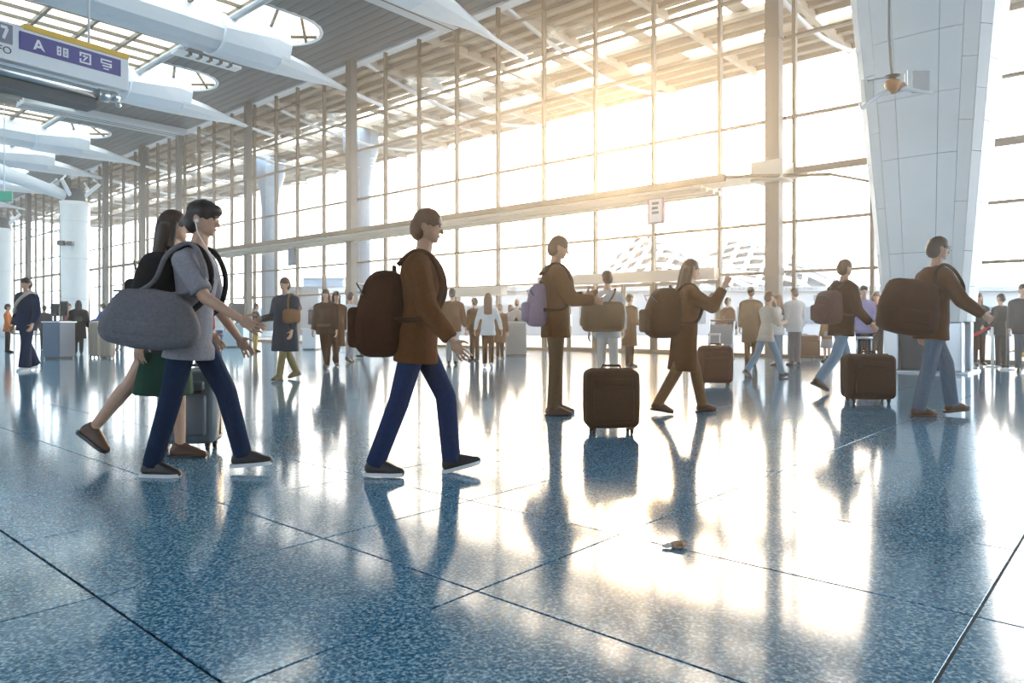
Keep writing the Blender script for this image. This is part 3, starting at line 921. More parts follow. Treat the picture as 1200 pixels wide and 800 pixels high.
    for side in (-1, 1):
        sh, el, wr, _ = A[side]
        capsule(bm, T((side * .07, -.012, .50)), .06 + g, sh, .058 + g)
        if kind == 'tee':
            capsule(bm, sh, .060 + g, sh.lerp(el, .85), .056 + g, 12, False, True)
        else:
            capsule(bm, sh, .056 + g, el, .045 + g * .9); capsule(bm, el, .045 + g * .9, el.lerp(wr, .95), .034 + g * .7, 12, False, True)
    bm.transform(K)
    remeshed(kind if kind != 'tee' else 'shirt', bm, tm, root, cvox, 2)
    if collar is not None:
        bm = bmesh.new(); lathe(bm, [(.072, 0), (.080, .012), (.074, .045), (.062, .05)], 16)
        bm.transform(K @ LM @ Matrix.Translation((0, -.008, .535)))
        link('collar', bm, collar, root, True)
    # ---- bottom
    kind, btm = bottom
    bm = bmesh.new()
    if kind == 'skirt':
        torso(bm, .020, -.05, .2, [(-.46, .225, .20, 0), (-.25, .205, .17, 0)])
        bm.transform(K); remeshed('skirt', bm, btm, root, cvox, 2)
    else:
        torso(bm, .013, -.2, .14)
        fl = {'trousers': 0, 'jeans': .004, 'flared': .055}[kind]
        for side in (-1, 1):
            j = J[side]
            capsule(bm, j['hip'] + V((0, 0, -.01)), .089, j['knee'], .070 + fl * .4)
            capsule(bm, j['knee'], .070 + fl * .4, j['knee'].lerp(j['ank'], 1.06), .060 + fl, 12, False, True)
        bm.transform(K); remeshed('trousers', bm, btm, root, cvox, 3)
    # ---- shoes
    for side in (-1, 1):
        j = J[side]
        bm = bmesh.new()
        up, fd = j['up'], j['fd']
        hl = j['ank'] - fd * .035
        capsule(bm, hl - up * .045, .042, j['ball'] + up * .008, .043); capsule(bm, j['ball'] + up * .004, .042, j['toe'] + fd * .01, .030)
        capsule(bm, hl - up * .04, .043, j['ank'] + up * .012, .046, 10, False, True); capsule(bm, j['ank'] - up * .01, .044, j['ball'] + up * .015, .036)
        bm.transform(K)
        so = remeshed('shoe', bm, shoe or M_BLACK, root, cvox * .7, 2)
        if near >= 1:
            bm = bmesh.new()
            c = [(-.082, .026), (-.065, .040), (.04, .042), (.10, .049), (.15, .043), (.185, .020)]
            pts = [(x, y) for x, y in c] + [(x, -y) for x, y in reversed(c)]
            sdv = fd.cross(up).normalized()
            o0 = j['ank'] - up * .092
            rings_mesh(bm, [[o0 + fd * x + sdv * y + up * h for x, y in pts] for h in (0.0, .024)])
            bm.transform(K)
            link('sole', bm, sole or M_BLACK, so)
    out = {'root': root, 'k': k, 'M': Matrix.Translation(base) @ Matrix.Rotation(R(yaw), 4, 'Z') @ K, 'A': A, 'T': T, 'hz': hz}
    out['W'] = lambda p: out['M'] @ V(p)
    return out

WALK_A = ((24, 4, 8), (-20, 18, -28))
WALK_B = ((-20, 18, -28), (24, 4, 8))
WALK_S = ((12, 4, 2), (-12, 14, -14))
STAND = ((1, 2, 0), (-1, 1, 0))
ARM_D = ((4, 8, 12, 0), (4, 8, 12, 0))
ARM_W = ((-18, 8, 14, 0), (20, 8, 24, 0))
NAVY = cloth('navy', (.012, .026, .062)); JEANS = cloth('jeans', (.014, .030, .085)); LJEANS = cloth('light_jeans', (.22, .32, .42))
BROWN = cloth('brown', (.105, .036, .009)); DBROWN = cloth('dark_brown', (.055, .019, .007)); TAN = cloth('tan', (.22, .11, .045)); GREYB = cloth('grey_brown', (.13, .075, .038))  # sun flare's warm tint painted into these browns; the clothing is dark
GREY = cloth('grey', (.27, .26, .29)); LGREY = cloth('light_grey', (.52, .52, .52)); WHITEC = cloth('white', (.72, .72, .72)); BLACKC = cloth('black', (.016, .016, .018)); CHAR = cloth('charcoal', (.05, .05, .055))
KHAKI = cloth('khaki', (.28, .22, .10)); GREEN = cloth('green', (.022, .060, .040)); LILAC = cloth('lilac', (.40, .38, .68)); RED = cloth('red', (.50, .03, .03)); ORANGE = cloth('orange', (.60, .20, .06)); DNAVY = cloth('dark_navy', (.022, .035, .055)); BLUE = cloth('blue', (.03, .12, .32))
BEIGE = cloth('beige', (.55, .47, .38)); YELLOWC = cloth('mustard', (.50, .33, .06)); SLATE = cloth('slate', (.13, .14, .17))
SOLEW = mat('white_sole', (.75, .75, .75), .6); SHOEW = mat('white_shoe', (.7, .7, .7), .6); SHOEB = mat('brown_shoe', (.11, .05, .025), .5); SHOET = mat('dark_shoe', (.03, .025, .025), .5)

# ------------------------------------------------------------------ bags and cases
def rounded(bm, c, dims, bev, seg=3, bulge=0.0):
    c = V(c); d = V(dims) / 2
    b2 = bmesh.new(); box(b2, c - d, c + d, None, bev, seg)
    if bulge:
        bmesh.ops.subdivide_edges(b2, edges=b2.edges[:], cuts=2, use_grid_fill=True)
        for v in b2.verts:
            q = v.co - c
            f = [1 - min(1, abs(q[i]) / d[i]) ** 2 for i in range(3)]
            v.co = c + V((q.x * (1 + bulge * f[1] * f[2]), q.y * (1 + bulge * f[0] * f[2] * 2), q.z * (1 + bulge * f[0] * f[1] * .4)))
    me = bpy.data.meshes.new('tmp'); b2.to_mesh(me); b2.free(); bm.from_mesh(me); bpy.data.meshes.remove(me)

def backpack(p, label, size, material, strap=None, off=(0, 0, 0), pocket=None, tilt=0):
    w, d, h = size
    k, T = p['k'], p['T']
    c = T((off[0], -.135 - d / 2 + off[1], .29 + off[2]))
    root = thing('backpack', label, 'backpack', p['W'](c), p['root'].rotation_euler.z, 'backpacks worn by travellers')
    K = Matrix.Scale(k, 4) @ Matrix.Rotation(R(tilt), 4, 'X')
    strap = strap or material
    bm = bmesh.new(); rounded(bm, (0, 0, 0), (w, d, h), min(w, d, h) * .30, 4, .10)
    for v in bm.verts:
        f = max(0.0, v.co.z / h + .1)
        v.co.y = d / 2 + (v.co.y - d / 2) * (1 - .45 * f); v.co.x *= 1 - .22 * f
    bm.transform(K); link('main_compartment', bm, material, root, True)
    bm = bmesh.new(); rounded(bm, (0, -d / 2 - .01, -h * .16), (w * .74, .09, h * .48), .035, 3); bm.transform(K); link('front_pocket', bm, pocket or material, root, True)
    bm = bmesh.new(); tube(bm, [(-.05, d * .3, h / 2 - .01), (-.03, d * .3, h / 2 + .04), (.03, d * .3, h / 2 + .04), (.05, d * .3, h / 2 - .01)], .010, 6); bm.transform(K); link('top_handle', bm, strap, root, True)
    for sx in (-1, 1):
        pts = spline([T(q) - c for q in ((sx * .09, -.15, .48), (sx * .10, -.05, .575), (sx * .105, .06, .555), (sx * .11, .138, .43), (sx * .13, .142, .28), (sx * .19, .05, .14), (sx * .15, -.15, .12))], 4)
        bm = bmesh.new(); tube(bm, pts, .018, 8); bm.transform(Matrix.Scale(k, 4)); link('strap', bm, strap, root, True)
    bm = bmesh.new(); tube(bm, [(-w * .46, -d * .30, h * .22), (-w * .3, -d * .47, h * .36), (w * .3, -d * .47, h * .36), (w * .46, -d * .30, h * .22)], .006, 5); bm.transform(K); link('zip', bm, M_DARK, root, True)
    return root

def shoulder_bag(p, label, centre, size, material, side=1, name='shoulder_bag', band=None, crossbody=False, rot=0, cat='bag', strapm=None, slouch=0.0):
    """centre in the person's local frame (unscaled, z from the floor); size x (sideways), y (front-back), z"""
    w, d, h = size
    k, T = p['k'], p['T']
    c = V(centre)
    root = thing(name, label, cat, p['W'](c), p['root'].rotation_euler.z, 'bags carried by travellers')
    K = Matrix.Scale(k, 4)
    RM = K @ Matrix.Rotation(R(rot), 4, 'X')
    bm = bmesh.new(); rounded(bm, (0, 0, 0), (w, d, h), min(w, d, h) * .32, 4, .12)
    for v in bm.verts:
        f = v.co.z / h + .5
        v.co.y *= 1 - slouch * f; v.co.z -= slouch * .10 * (1 - (2 * v.co.y / d) ** 2) * (1 - f)
    bm.transform(RM); link('bag_body', bm, material, root, True)
    bm = bmesh.new(); rounded(bm, (side * w * .42, 0, -.02 - h * .16 * (slouch > 0)), (w * .3, d * .62, h * (.5 if not slouch else .30)), .02, 3); bm.transform(RM); link('side_pocket', bm, band or material, root, True)
    e0, e1 = V((0, d * .34 * (1 - slouch), h * .42)), V((0, -d * .34 * (1 - slouch), h * .42))
    if crossbody:
        way = ((side * .19, .09, .20), (side * .08, .170, .32), (-side * .04, .170, .46), (-side * .11, .06, .575), (-side * .115, -.05, .575), (-side * .04, -.165, .45), (side * .08, -.185, .30))
    else:
        way = ((side * .23, .14, .32), (side * .19, .10, .50), (side * .15, .0, .585), (side * .19, -.11, .50), (side * .23, -.16, .32))
    pts = spline([e0] + [T(q) - c for q in way] + [e1])
    bm = bmesh.new(); tube(bm, pts, .016 if strapm is None else .03, 8); bm.transform(K); link('strap', bm, strapm or material, root, True)
    bm = bmesh.new(); tube(bm, [(0, -d * .42, h * .44), (0, 0, h * .53), (0, d * .42, h * .44)], .007, 6); bm.transform(RM); link('zip', bm, M_DARK, root, True)
    return root

def suitcase(label, px, py, dims, material, yaw=0, handle=0.0, ribs=0, tilt=0, trim=None, group=None, pos=None, slots=None):
    w, d, h = dims
    root = thing('suitcase', label, 'suitcase', pos if pos is not None else ground(px, py), R(yaw), group or 'suitcases on the hall floor')
    root.rotation_euler.x = R(tilt)
    trim = trim or M_BLACK
    wh = .055
    bm = bmesh.new(); rounded(bm, (0, 0, wh + h / 2), (w, d, h), min(w, d) * .20, 4, .05); link('shell', bm, material, root, True)
    bm = bmesh.new()
    pts = [(-w / 2 + .03, 0, wh + .005), (-w / 2 - .006, 0, wh + .07), (-w / 2 - .006, 0, wh + h - .07), (-w / 2 + .05, 0, wh + h + .004), (w / 2 - .05, 0, wh + h + .004), (w / 2 + .006, 0, wh + h - .07), (w / 2 + .006, 0, wh + .07), (w / 2 - .03, 0, wh + .005)]
    tube(bm, pts, .009, 6); link('zip_seam', bm, trim, root, True)
    for i in range(ribs):
        x = -w * .36 + w * .72 * i / max(1, ribs - 1)
        bm = bmesh.new(); box(bm, (x - .014, -d / 2 - .012, wh + .06), (x + .014, d / 2 + .012, wh + h - .06), None, .006); link('rib', bm, material, root)
    if not ribs:
        bm = bmesh.new(); rounded(bm, (0, -d / 2 - .012, wh + h * .40), (w * .76, .05, h * .56), .022, 3); link('front_pocket', bm, material, root, True)
        bm = bmesh.new(); rounded(bm, (0, -d / 2 - .012, wh + h * .80), (w * .70, .04, h * .12), .016, 3); link('front_pocket', bm, material, root, True)
    if slots:
        for z in slots:
            bm = bmesh.new(); box(bm, (-w * .34, -d / 2 - .03, wh + h * z - .008), (w * .40, -d / 2 + .01, wh + h * z + .008), Matrix.Rotation(R(-5), 4, 'Y')); link('slot', bm, M_BLACK, root)
    for sx in (-1, 1):
        for sy in (-1, 1):
            bm = bmesh.new(); tube(bm, [(sx * w * .36 - .011, sy * d * .30, .028), (sx * w * .36 + .011, sy * d * .30, .028)], .028, 12)
            wl2 = link('wheel', bm, M_BLACK, root, True)
            bm = bmesh.new(); box(bm, (sx * w * .36 - .018, sy * d * .30 - .018, .035), (sx * w * .36 + .018, sy * d * .30 + .018, wh + .03)); link('wheel_fork', bm, trim, root)
    bm = bmesh.new(); tube(bm, [(-.09, -.01, wh + h - .01), (-.075, -.01, wh + h + .035), (.075, -.01, wh + h + .035), (.09, -.01, wh + h - .01)], .011, 8); link('top_handle', bm, trim, root, True)
    if handle > 0:
        bm = bmesh.new(); yb = d / 2 - .05
        for sx in (-1, 1):
            tube(bm, [(sx * .085, yb, wh + h - .02), (sx * .085, yb, wh + h + handle)], .008, 8)
        tube(bm, [(-.10, yb, wh + h + handle), (.10, yb, wh + h + handle)], .016, 8)
        link('pull_handle', bm, M_STEEL, root, True)
    return root

# ================================================================== FOREGROUND PEOPLE
# woman walking behind the grey tee
p = person('woman with long dark hair and dark green skirt walking half hidden behind the grey tee', 192, 551, 1.73, -90, ((6, 4, 0), (-30, 10, -34)), ((14, 8, 20, 0), (-14, 8, 10, 0)),
           lean=3, top=('shirt', CHAR), bottom=('skirt', GREEN), shoe=SHOEB, hair='dark', hairstyle='longer', near=2, head=(32, 0), pos=V((-2.42, 5.05, 0)))
p = person('young person in a grey tee and navy trousers striding right in white soled shoes', 222, 556, 1.74, -90, ((27, 12, 4), (-13, 3, 0)), ((10, 8, 24, 0), (34, 9, 26, 0)),
           lean=5, head=(0, -3), top=('tee', GREY), bottom=('trousers', NAVY), shoe=SHOET, sole=SOLEW, hair='black', hairstyle='cap', skin=M_SKIN, near=2, pos=V((-2.04, 4.58, 0)))
P1 = p
shoe_bm = None
backpack(p, 'black backpack on the back of the grey tee walker', (.36, .24, .40), BLACKC, off=(0, .02, .02))
shoulder_bag(p, 'large grey duffel bag slung at the hip of the grey tee walker', (.27, -.13, 1.03), (.20, .58, .32), cloth('duffel', (.165, .155, .17)), side=1, name='duffel_bag', rot=-5, slouch=.38)
# earphone wire
e0 = P1['T']((.11, .0, .76)); root = thing('earphones', 'thin white earphone wire hanging from the ear of the grey tee walker', 'earphones', P1['W'](e0), R(-90))
bm = bmesh.new(); tube(bm, [P1['T'](q) - e0 for q in ((.092, .0, .745), (.105, .03, .66), (.10, .10, .56), (.08, .155, .46), (.05, .165, .38))], .0035, 6); bm.transform(Matrix.Scale(P1['k'], 4)); link('wire', bm, SOLEW, root, True)
bm = bmesh.new(); ellipsoid(bm, P1['T']((.092, .012, .738)) - e0, (.011, .012, .014), None, 1); bm.transform(Matrix.Scale(P1['k'], 4)); link('earbud', bm, SOLEW, root, True)
suitcase('dull grey hard suitcase with dark slits behind the legs of the grey tee walker', 224, 526, (.42, .26, .55), mat('case_grey', (.13, .155, .18), .35), yaw=4, handle=.22, ribs=0, slots=(.42, .70))

p = person('man in a dark brown jacket with red collar and blue jeans striding right', 489, 556, 1.69, -90, ((25, 20, 14), (-15, 6, 0)), ((-8, 8, 16, 0), (16, 10, 22, 0)),
           lean=4, head=(0, -4), top=('jacket', BROWN), bottom=('jeans', JEANS), shoe=SHOET, sole=SOLEW, hair='brown', skin=M_SKIN2, near=2, collar=RED)
backpack(p, 'bulky brown backpack on the man with the red collar', (.36, .30, .56), DBROWN, off=(0, .03, -.14))

p = person('tall man in a brown top and grey brown trousers standing with a phone', 651, 486, 1.86, -82, ((3, 2, 0), (-2, 2, 0)), (('to', -.12, .34, 1.22, 60), ('to', .14, .36, 1.16, 60)),
           lean=0, head=(0, -14), top=('jacket', BROWN), bottom=('trousers', GREYB), shoe=SHOEB, hair='brown', skin=M_SKIN2, near=1)
backpack(p, 'lavender backpack worn by the tall standing man with a phone', (.30, .17, .42), cloth('lavender', (.30, .22, .30)), strap=DBROWN, off=(0, .02, -.12))
hp = p['W'](V((.08, .45, 1.18)))
ph = thing('phone', 'dark phone held out by the tall man with the lavender backpack', 'phone', hp, R(-82))
bm = bmesh.new(); box(bm, (-.036, -.075, -.004), (.036, .075, .004), Matrix.Rotation(R(35), 4, 'X'), .003); link('case', bm, M_BLACK, ph)
bm = bmesh.new(); box(bm, (-.032, -.068, .004), (.032, .068, .0055), Matrix.Rotation(R(35), 4, 'X')); link('screen', bm, mat('screen_dark', (.02, .03, .03), .1), ph)

p = person('person seen from behind in a pale hooded top and cream trousers behind the brown suitcase', 712, 456, 1.72, 4, ((8, 4, 0), (-6, 8, -6)), ((-6, 12, 18, 0), (8, 14, 20, 0)),
           lean=2, top=('shirt', LGREY), bottom=('trousers', cloth('cream', (.62, .56, .50))), shoe=SHOEB, hair='brown', near=1, wide=1.05)
shoulder_bag(p, 'brown sling bag across the back of the pale hooded person', (-.12, -.24, 1.12), (.60, .18, .42), GREYB, side=-1, crossbody=True, slouch=.2)
suitcase('large dark brown suitcase standing on wheels nearest the middle', 716, 507, (.46, .28, .50), cloth('case_brown', (.055, .026, .012)), yaw=3, trim=DBROWN)
p = person('woman in a brown coat standing just right of the pale hooded person', 738, 430, 1.62, -60, STAND, ((0, 8, 30, 0), (0, 10, 70, 0)), top=('coat', BROWN), bottom=('trousers', DBROWN), hair='dark', hairstyle='short', near=0)

p = person('woman with long brown hair and a wide dark backpack raising her hand to her face', 802, 484, 1.66, -86, ((21, 10, 4), (-16, 14, -10)), (('to', -.12, .30, 1.30, 40), (58, 6, 92, 4, 50)),
           lean=4, head=(0, -6), top=('coat', BROWN), bottom=('trousers', TAN), shoe=SHOEB, hair='brown', hairstyle='long', skin=M_SKIN, near=1)
backpack(p, 'wide rounded brown backpack on the long haired woman with raised hand', (.44, .36, .56), DBROWN, off=(0, .03, -.06))
suitcase('dark reddish brown suitcase standing behind the long haired woman', 838, 452, (.50, .30, .56), cloth('case_red_brown', (.075, .022, .012)), yaw=-8, handle=.18, trim=DBROWN)

p = person('man in a dark brown jacket and light blue jeans walking right before the big column', 986, 460, 1.86, -75, ((18, 8, 4), (-20, 20, -24)), ((16, 8, 24, 0), (10, 9, 36, 0)),
           lean=4, top=('jacket', DBROWN), bottom=('jeans', LJEANS), shoe=SHOEB, hair='brown', skin=M_SKIN2, near=1)
backpack(p, 'round dark plum backpack on the man in light blue jeans', (.36, .26, .44), cloth('plum', (.11, .055, .05)), off=(0, .03, -.08))

p = person('man in a brown jacket striding right in front of the big white column', 1092, 487, 1.86, -90, ((26, 18, 6), (-10, 4, 0)), ((-8, 8, 16, 0), ('to', .20, .38, 1.02, 55)),
           lean=4, head=(0, -4), top=('jacket', BROWN), bottom=('jeans', cloth('grey_blue', (.13, .17, .23))), shoe=SHOEB, sole=SHOEB, hair='dark', skin=M_SKIN, near=2)
shoulder_bag(p, 'large dark brown travel bag on the shoulder of the man by the big column', (.20, -.34, 1.10), (.22, .54, .50), DBROWN, side=1, rot=-8, slouch=.25)
suitcase('dark brown trolley suitcase pulled behind the man by the big column', 1017, 472, (.56, .32, .53), cloth('case_dark', (.055, .026, .016)), yaw=-4, handle=.20, trim=DBROWN)

# ================================================================== MIDDLE AND BACKGROUND PEOPLE
p = person('person in a long navy coat and khaki trousers walking alone towards the left', 334, 445, 1.75, 150, ((16, 6, 4), (-16, 14, -14)), ((6, 8, 14, 0), (10, 8, 70, 0)), top=('coat', DNAVY), bottom=('trousers', KHAKI), shoe=cloth('khaki_shoe', (.2, .15, .07)), hair='brown', near=1, wide=1.25)
shoulder_bag(p, 'tan handbag on the arm of the person in the long navy coat', (-.27, .10, 1.12), (.14, .30, .24), TAN, side=-1)
p = person('woman in a belted brown jacket left of the white shirt man', 382, 432, 1.70, 175, WALK_S, ARM_D, top=('jacket', DBROWN), bottom=('trousers', DBROWN), hair='brown', hairstyle='long', near=0, wide=1.2)
b1 = p['W'](p['T']((0, 0, .05))); bt = thing('waist_belt', 'pale belt strip at the waist of the brown jacket woman', 'belt', b1)
bm = bmesh.new(); lathe(bm, [(.200, -.035), (.206, 0), (.200, .035)], 20); bm.transform(Matrix.Diagonal((1, .78, 1, 1))); link('strap', bm, GREYB, bt, True)
p = person('woman in a dark brown coat with long hair beside the belted brown jacket', 394, 429, 1.74, -150, WALK_B, ARM_W, top=('coat', BROWN), bottom=('trousers', DBROWN), hair='dark', hairstyle='long', near=0)
p = person('man in a white shirt and grey trousers walking away', 411, 424, 1.76, -20, WALK_S, ARM_D, top=('shirt', WHITEC), bottom=('trousers', GREY), hair='dark', near=0)
p = person('dark clothed person striding left behind the man with the red collar', 437, 419, 1.65, 90, WALK_A, ARM_W, lean=4, top=('jacket', BROWN), bottom=('trousers', CHAR), hair='dark', near=0)
p = person('broad man in a brown jacket and grey jeans seen from behind near the grey bin', 530, 427, 1.78, 0, STAND, ((0, 14, 20, 0), (0, 14, 20, 0)), top=('jacket', BROWN), bottom=('jeans', cloth('pale_jeans', (.45, .45, .45))), hair='black', wide=1.15, near=0)
p = person('woman with a white top and brown trousers seen from behind', 572, 431, 1.60, 0, ((8, 6, 0), (-4, 14, -16)), ((4, 20, 20, 0), (4, 20, 20, 0)), top=('shirt', WHITEC), bottom=('trousers', BROWN), shoe=SHOEW, hair='brown', hairstyle='long', near=0)
p = person('brown clothed person with dark hair standing left of the white top woman', 556, 423, 1.62, 40, STAND, ARM_D, top=('jacket', BROWN), bottom=('trousers', DBROWN), hair='dark', near=0)
p = person('person in brown standing right behind the white top woman', 586, 420, 1.50, -20, STAND, ARM_D, top=('coat', BROWN), bottom=('trousers', DBROWN), hair='brown', near=0)
p = person('woman with tied up hair behind the grey bin', 606, 415, 1.72, -10, STAND, ARM_D, top=('jacket', BROWN), bottom=('trousers', CHAR), hair='brown', hairstyle='bun', near=0)
p = person('woman with brown hair left of the tied up hair behind the grey bin', 598, 413, 1.60, 30, STAND, ARM_D, top=('jacket', TAN), bottom=('trousers', BROWN), hair='brown', hairstyle='long', near=0)
p = person('small person in brown with blue jeans by the door frame', 853, 421, 1.66, -60, STAND, ARM_D, top=('jacket', BROWN), bottom=('jeans', LJEANS), hair='dark', near=0)
shoulder_bag(p, 'brown bag behind the small person by the door frame', (.0, -.26, .95), (.34, .22, .34), BROWN, side=-1, crossbody=True)
p = person('man in a long brown coat seen from behind right of the small person', 880, 428, 1.80, -10, STAND, ARM_D, top=('coat', GREYB), bottom=('trousers', BROWN), hair='dark', near=0)
p = person('person in a beige sweater and light jeans walking right with arms folded', 898, 442, 1.58, -70, WALK_B, ((20, 8, 80, 30), (20, 8, 80, 30)), lean=6, top=('shirt', BEIGE), bottom=('jeans', LJEANS), shoe=SHOET, hair='brown', near=1)
p = person('brown haired person in a white top facing the beige sweater', 912, 428, 1.62, 60, STAND, ((20, 8, 60, 20), (20, 8, 60, 20)), top=('shirt', WHITEC), bottom=('jeans', LJEANS), hair='brown', hairstyle='long', near=0)
p = person('man in a pale grey jacket standing behind the low brown case', 931, 428, 1.78, 10, STAND, ARM_D, top=('jacket', LGREY), bottom=('trousers', SLATE), hair='dark', near=0)
suitcase('low wide dark brown case on the floor before the pale grey jacket', 942, 421, (.78, .36, .60), cloth('case_choc', (.10, .045, .022)), yaw=6, trim=DBROWN)
p = person('man in a lilac shirt and navy trousers near the big column', 1012, 433, 1.75, 170, STAND, ((10, 10, 60, 10), (10, 10, 30, 0)), top=('shirt', LILAC), bottom=('trousers', NAVY), hair='black', near=0)
p = person('dark clothed woman standing right of the lilac shirt', 1027, 430, 1.66, 150, STAND, ARM_D, top=('jacket', CHAR), bottom=('trousers', CHAR), hair='dark', hairstyle='long', near=0)
p = person('child in a grey skirt left of the dark plum backpack', 969, 424, 1.32, 20, STAND, ARM_D, top=('shirt', TAN), bottom=('skirt', GREY), hair='brown', hairstyle='long', near=0)
# queue on the right
p = person('person in black partly hidden by the big column in the queue', 1147, 428, 1.66, 175, STAND, ARM_D, top=('jacket', BLACKC), bottom=('trousers', DBROWN), hair='brown', hairstyle='long', near=0)
p = person('person in a black jacket standing behind the barrier belt', 1173, 430, 1.62, 15, STAND, ((10, 10, 50, 10), (0, 10, 20, 0)), top=('jacket', BLACKC), bottom=('trousers', BLACKC), hair='black', near=0, wide=1.1)
p = person('person in a black and white top at the right picture edge', 1199, 436, 1.74, 150, STAND, ARM_D, top=('jacket', CHAR), bottom=('trousers', SLATE), inner=WHITEC, hair='black', near=0)
p = person('low crouching child in mustard trousers at the right edge under the belt', 1203, 430, .86, 90, ((80, 100, 0), (70, 110, -20)), ((30, 8, 40, 0), (30, 8, 40, 0)), lean=20, top=('jacket', YELLOWC), bottom=('trousers', YELLOWC), hair='dark', near=0)
# left side
p = person('person in navy with a pale diagonal strap walking at the left edge', 31, 434, 1.90, 165, ((10, 6, 0), (-10, 12, -8)), ((0, 12, 30, 0), (0, 10, 16, 0)), top=('jacket', NAVY), bottom=('flared', BLUE if False else NAVY), shoe=SHOEW, sole=SOLEW, hair='black', near=1, wide=1.08)
shoulder_bag(p, 'dark bag with pale strap on the navy person at the left edge', (.22, -.20, 1.36), (.40, .24, .36), BLACKC, side=1, crossbody=True, strapm=BEIGE)
p = person('person with a red top near the white round column', 80, 412, 1.68, -30, WALK_S, ARM_D, top=('shirt', RED), bottom=('trousers', TAN), shoe=SHOEW, hair='dark', near=0)
p = person('woman in black with long black hair beside the red top', 92, 415, 1.70, 30, STAND, ((0, 12, 20, 0), (0, 12, 30, 0)), top=('coat', BLACKC), bottom=('trousers', BLACKC), hair='black', hairstyle='longer', near=0, wide=1.1)
p = person('person in an orange top at the far left edge', 9, 413, 1.62, -60, STAND, ARM_D, top=('shirt', ORANGE), bottom=('trousers', BLACKC), hair='black', near=0)
p = person('person in a bright blue top behind the striped cases', 124, 410, 1.72, 80, STAND, ((30, 10, 50, 0), (30, 10, 40, 0)), lean=8, top=('jacket', BLUE), bottom=('trousers', CHAR), hair='black', near=0)
p = person('dark clothed person with mustard trousers left of the long navy coat', 300, 412, 1.66, -60, STAND, ((10, 14, 40, 0), (10, 14, 40, 0)), top=('jacket', cloth('maroon_black', (.06, .03, .025))), bottom=('trousers', YELLOWC), hair='dark', near=0)
p = person('person in a white and blue top far back behind the pale blue counter', 257, 409, 1.66, -20, STAND, ARM_D, top=('shirt', WHITEC), bottom=('trousers', BLUE), hair='dark', near=0)
p = person('person in red seen past the arm of the grey tee walker', 243, 413, 1.62, 20, STAND, ARM_D, top=('shirt', cloth('coral', (.55, .12, .10))), bottom=('trousers', CHAR), hair='dark', near=0)
p = person('dark person between the navy figure and the left counter', 52, 410, 1.64, 40, STAND, ARM_D, top=('jacket', CHAR), bottom=('trousers', CHAR), hair='black', near=0)
for s_, (px, py) in enumerate(((140, 410), (232, 407))):
    person(('person in dark grey behind the bag of the grey tee walker', 'dark figure standing far back just left of the coral red top')[s_], px, py, 1.66, 60, STAND, ARM_D, top=('jacket', CHAR), bottom=('trousers', SLATE), hair='black', near=0)

# ================================================================== COUNTERS, BINS, BARRIERS
def counter(label, px, py, wpx, ptop, col, monitors, depth=.7, yaw=0):
    g_ = ground(px, py); k = g_.y / FPX
    hw, h = wpx * k / 2, (py - ptop) * k
    r = thing('counter', label, 'counter', g_, R(yaw), 'service counters')
    bm = bmesh.new(); box(bm, (-hw, 0, .05), (hw, depth, h), None, .015); link('cabinet', bm, col, r)
    bm = bmesh.new(); box(bm, (-hw - .03, -.03, h), (hw + .03, depth + .03, h + .04), None, .01); link('top', bm, M_WHITE, r)
    bm = bmesh.new(); box(bm, (-hw + .04, .04, 0), (hw - .04, depth - .04, .06)); link('plinth', bm, M_DARK, r)
    bm = bmesh.new(); box(bm, (-hw + .04, -.012, .14), (hw - .04, 0, h - .08), None, .004); link('front_panel', bm, col, r)
    for mx, mw, mh, lab in monitors:
        mo = thing('monitor', lab, 'monitor', g_ + V((mx * k, depth * .5, h + .04)), R(yaw), 'monitors on the counters')
        bm = bmesh.new(); box(bm, (-.12, -.08, 0), (.12, .08, .02)); box(bm, (-.03, -.02, .02), (.03, .02, .2)); link('stand', bm, M_BLACK, mo)
        bm = bmesh.new(); box(bm, (-mw * k / 2, -.03, .14), (mw * k / 2, .03, .14 + mh * k), None, .01); link('case', bm, M_BLACK, mo)
        bm = bmesh.new(); box(bm, (-mw * k / 2 + .03, -.035, .17), (mw * k / 2 - .03, -.03, .11 + mh * k)); link('screen', bm, mat('screen_off', (.01, .012, .015), .15), mo)
    return r
M_PBLUE = mat('counter_blue', (.42, .58, .66), .4); M_SBLUE = mat('counter_slate', (.10, .16, .24), .4)
counter('pale blue desk with a dark monitor on top left of the long navy coat', 272, 407, 26, 380, M_PBLUE, ((2, 20, 20, 'dark monitor on top of the pale blue desk'),))
counter('slate blue counter beside the white round column', 60, 421, 20, 378, M_SBLUE, ((-5, 10, 15, 'black monitor on the slate blue counter, left of two'), (6, 9, 18, 'taller black monitor on the slate blue counter, right of two')))
counter('white desk with a dark screen just right of the long navy coat', 362, 410, 16, 386, M_WHITE, ((1, 10, 18, 'dark screen on the white desk'),))
suitcase('tall cream striped case on the left of a pair near the white round column', 113, 419, (.30, .3, .98), mat('case_cream', (.45, .38, .30), .5), ribs=3, trim=SHOEB)
suitcase('tall cream striped case on the right of a pair near the white round column', 126, 420, (.32, .3, .92), mat('case_cream2', (.40, .32, .24), .5), ribs=3, trim=RED)
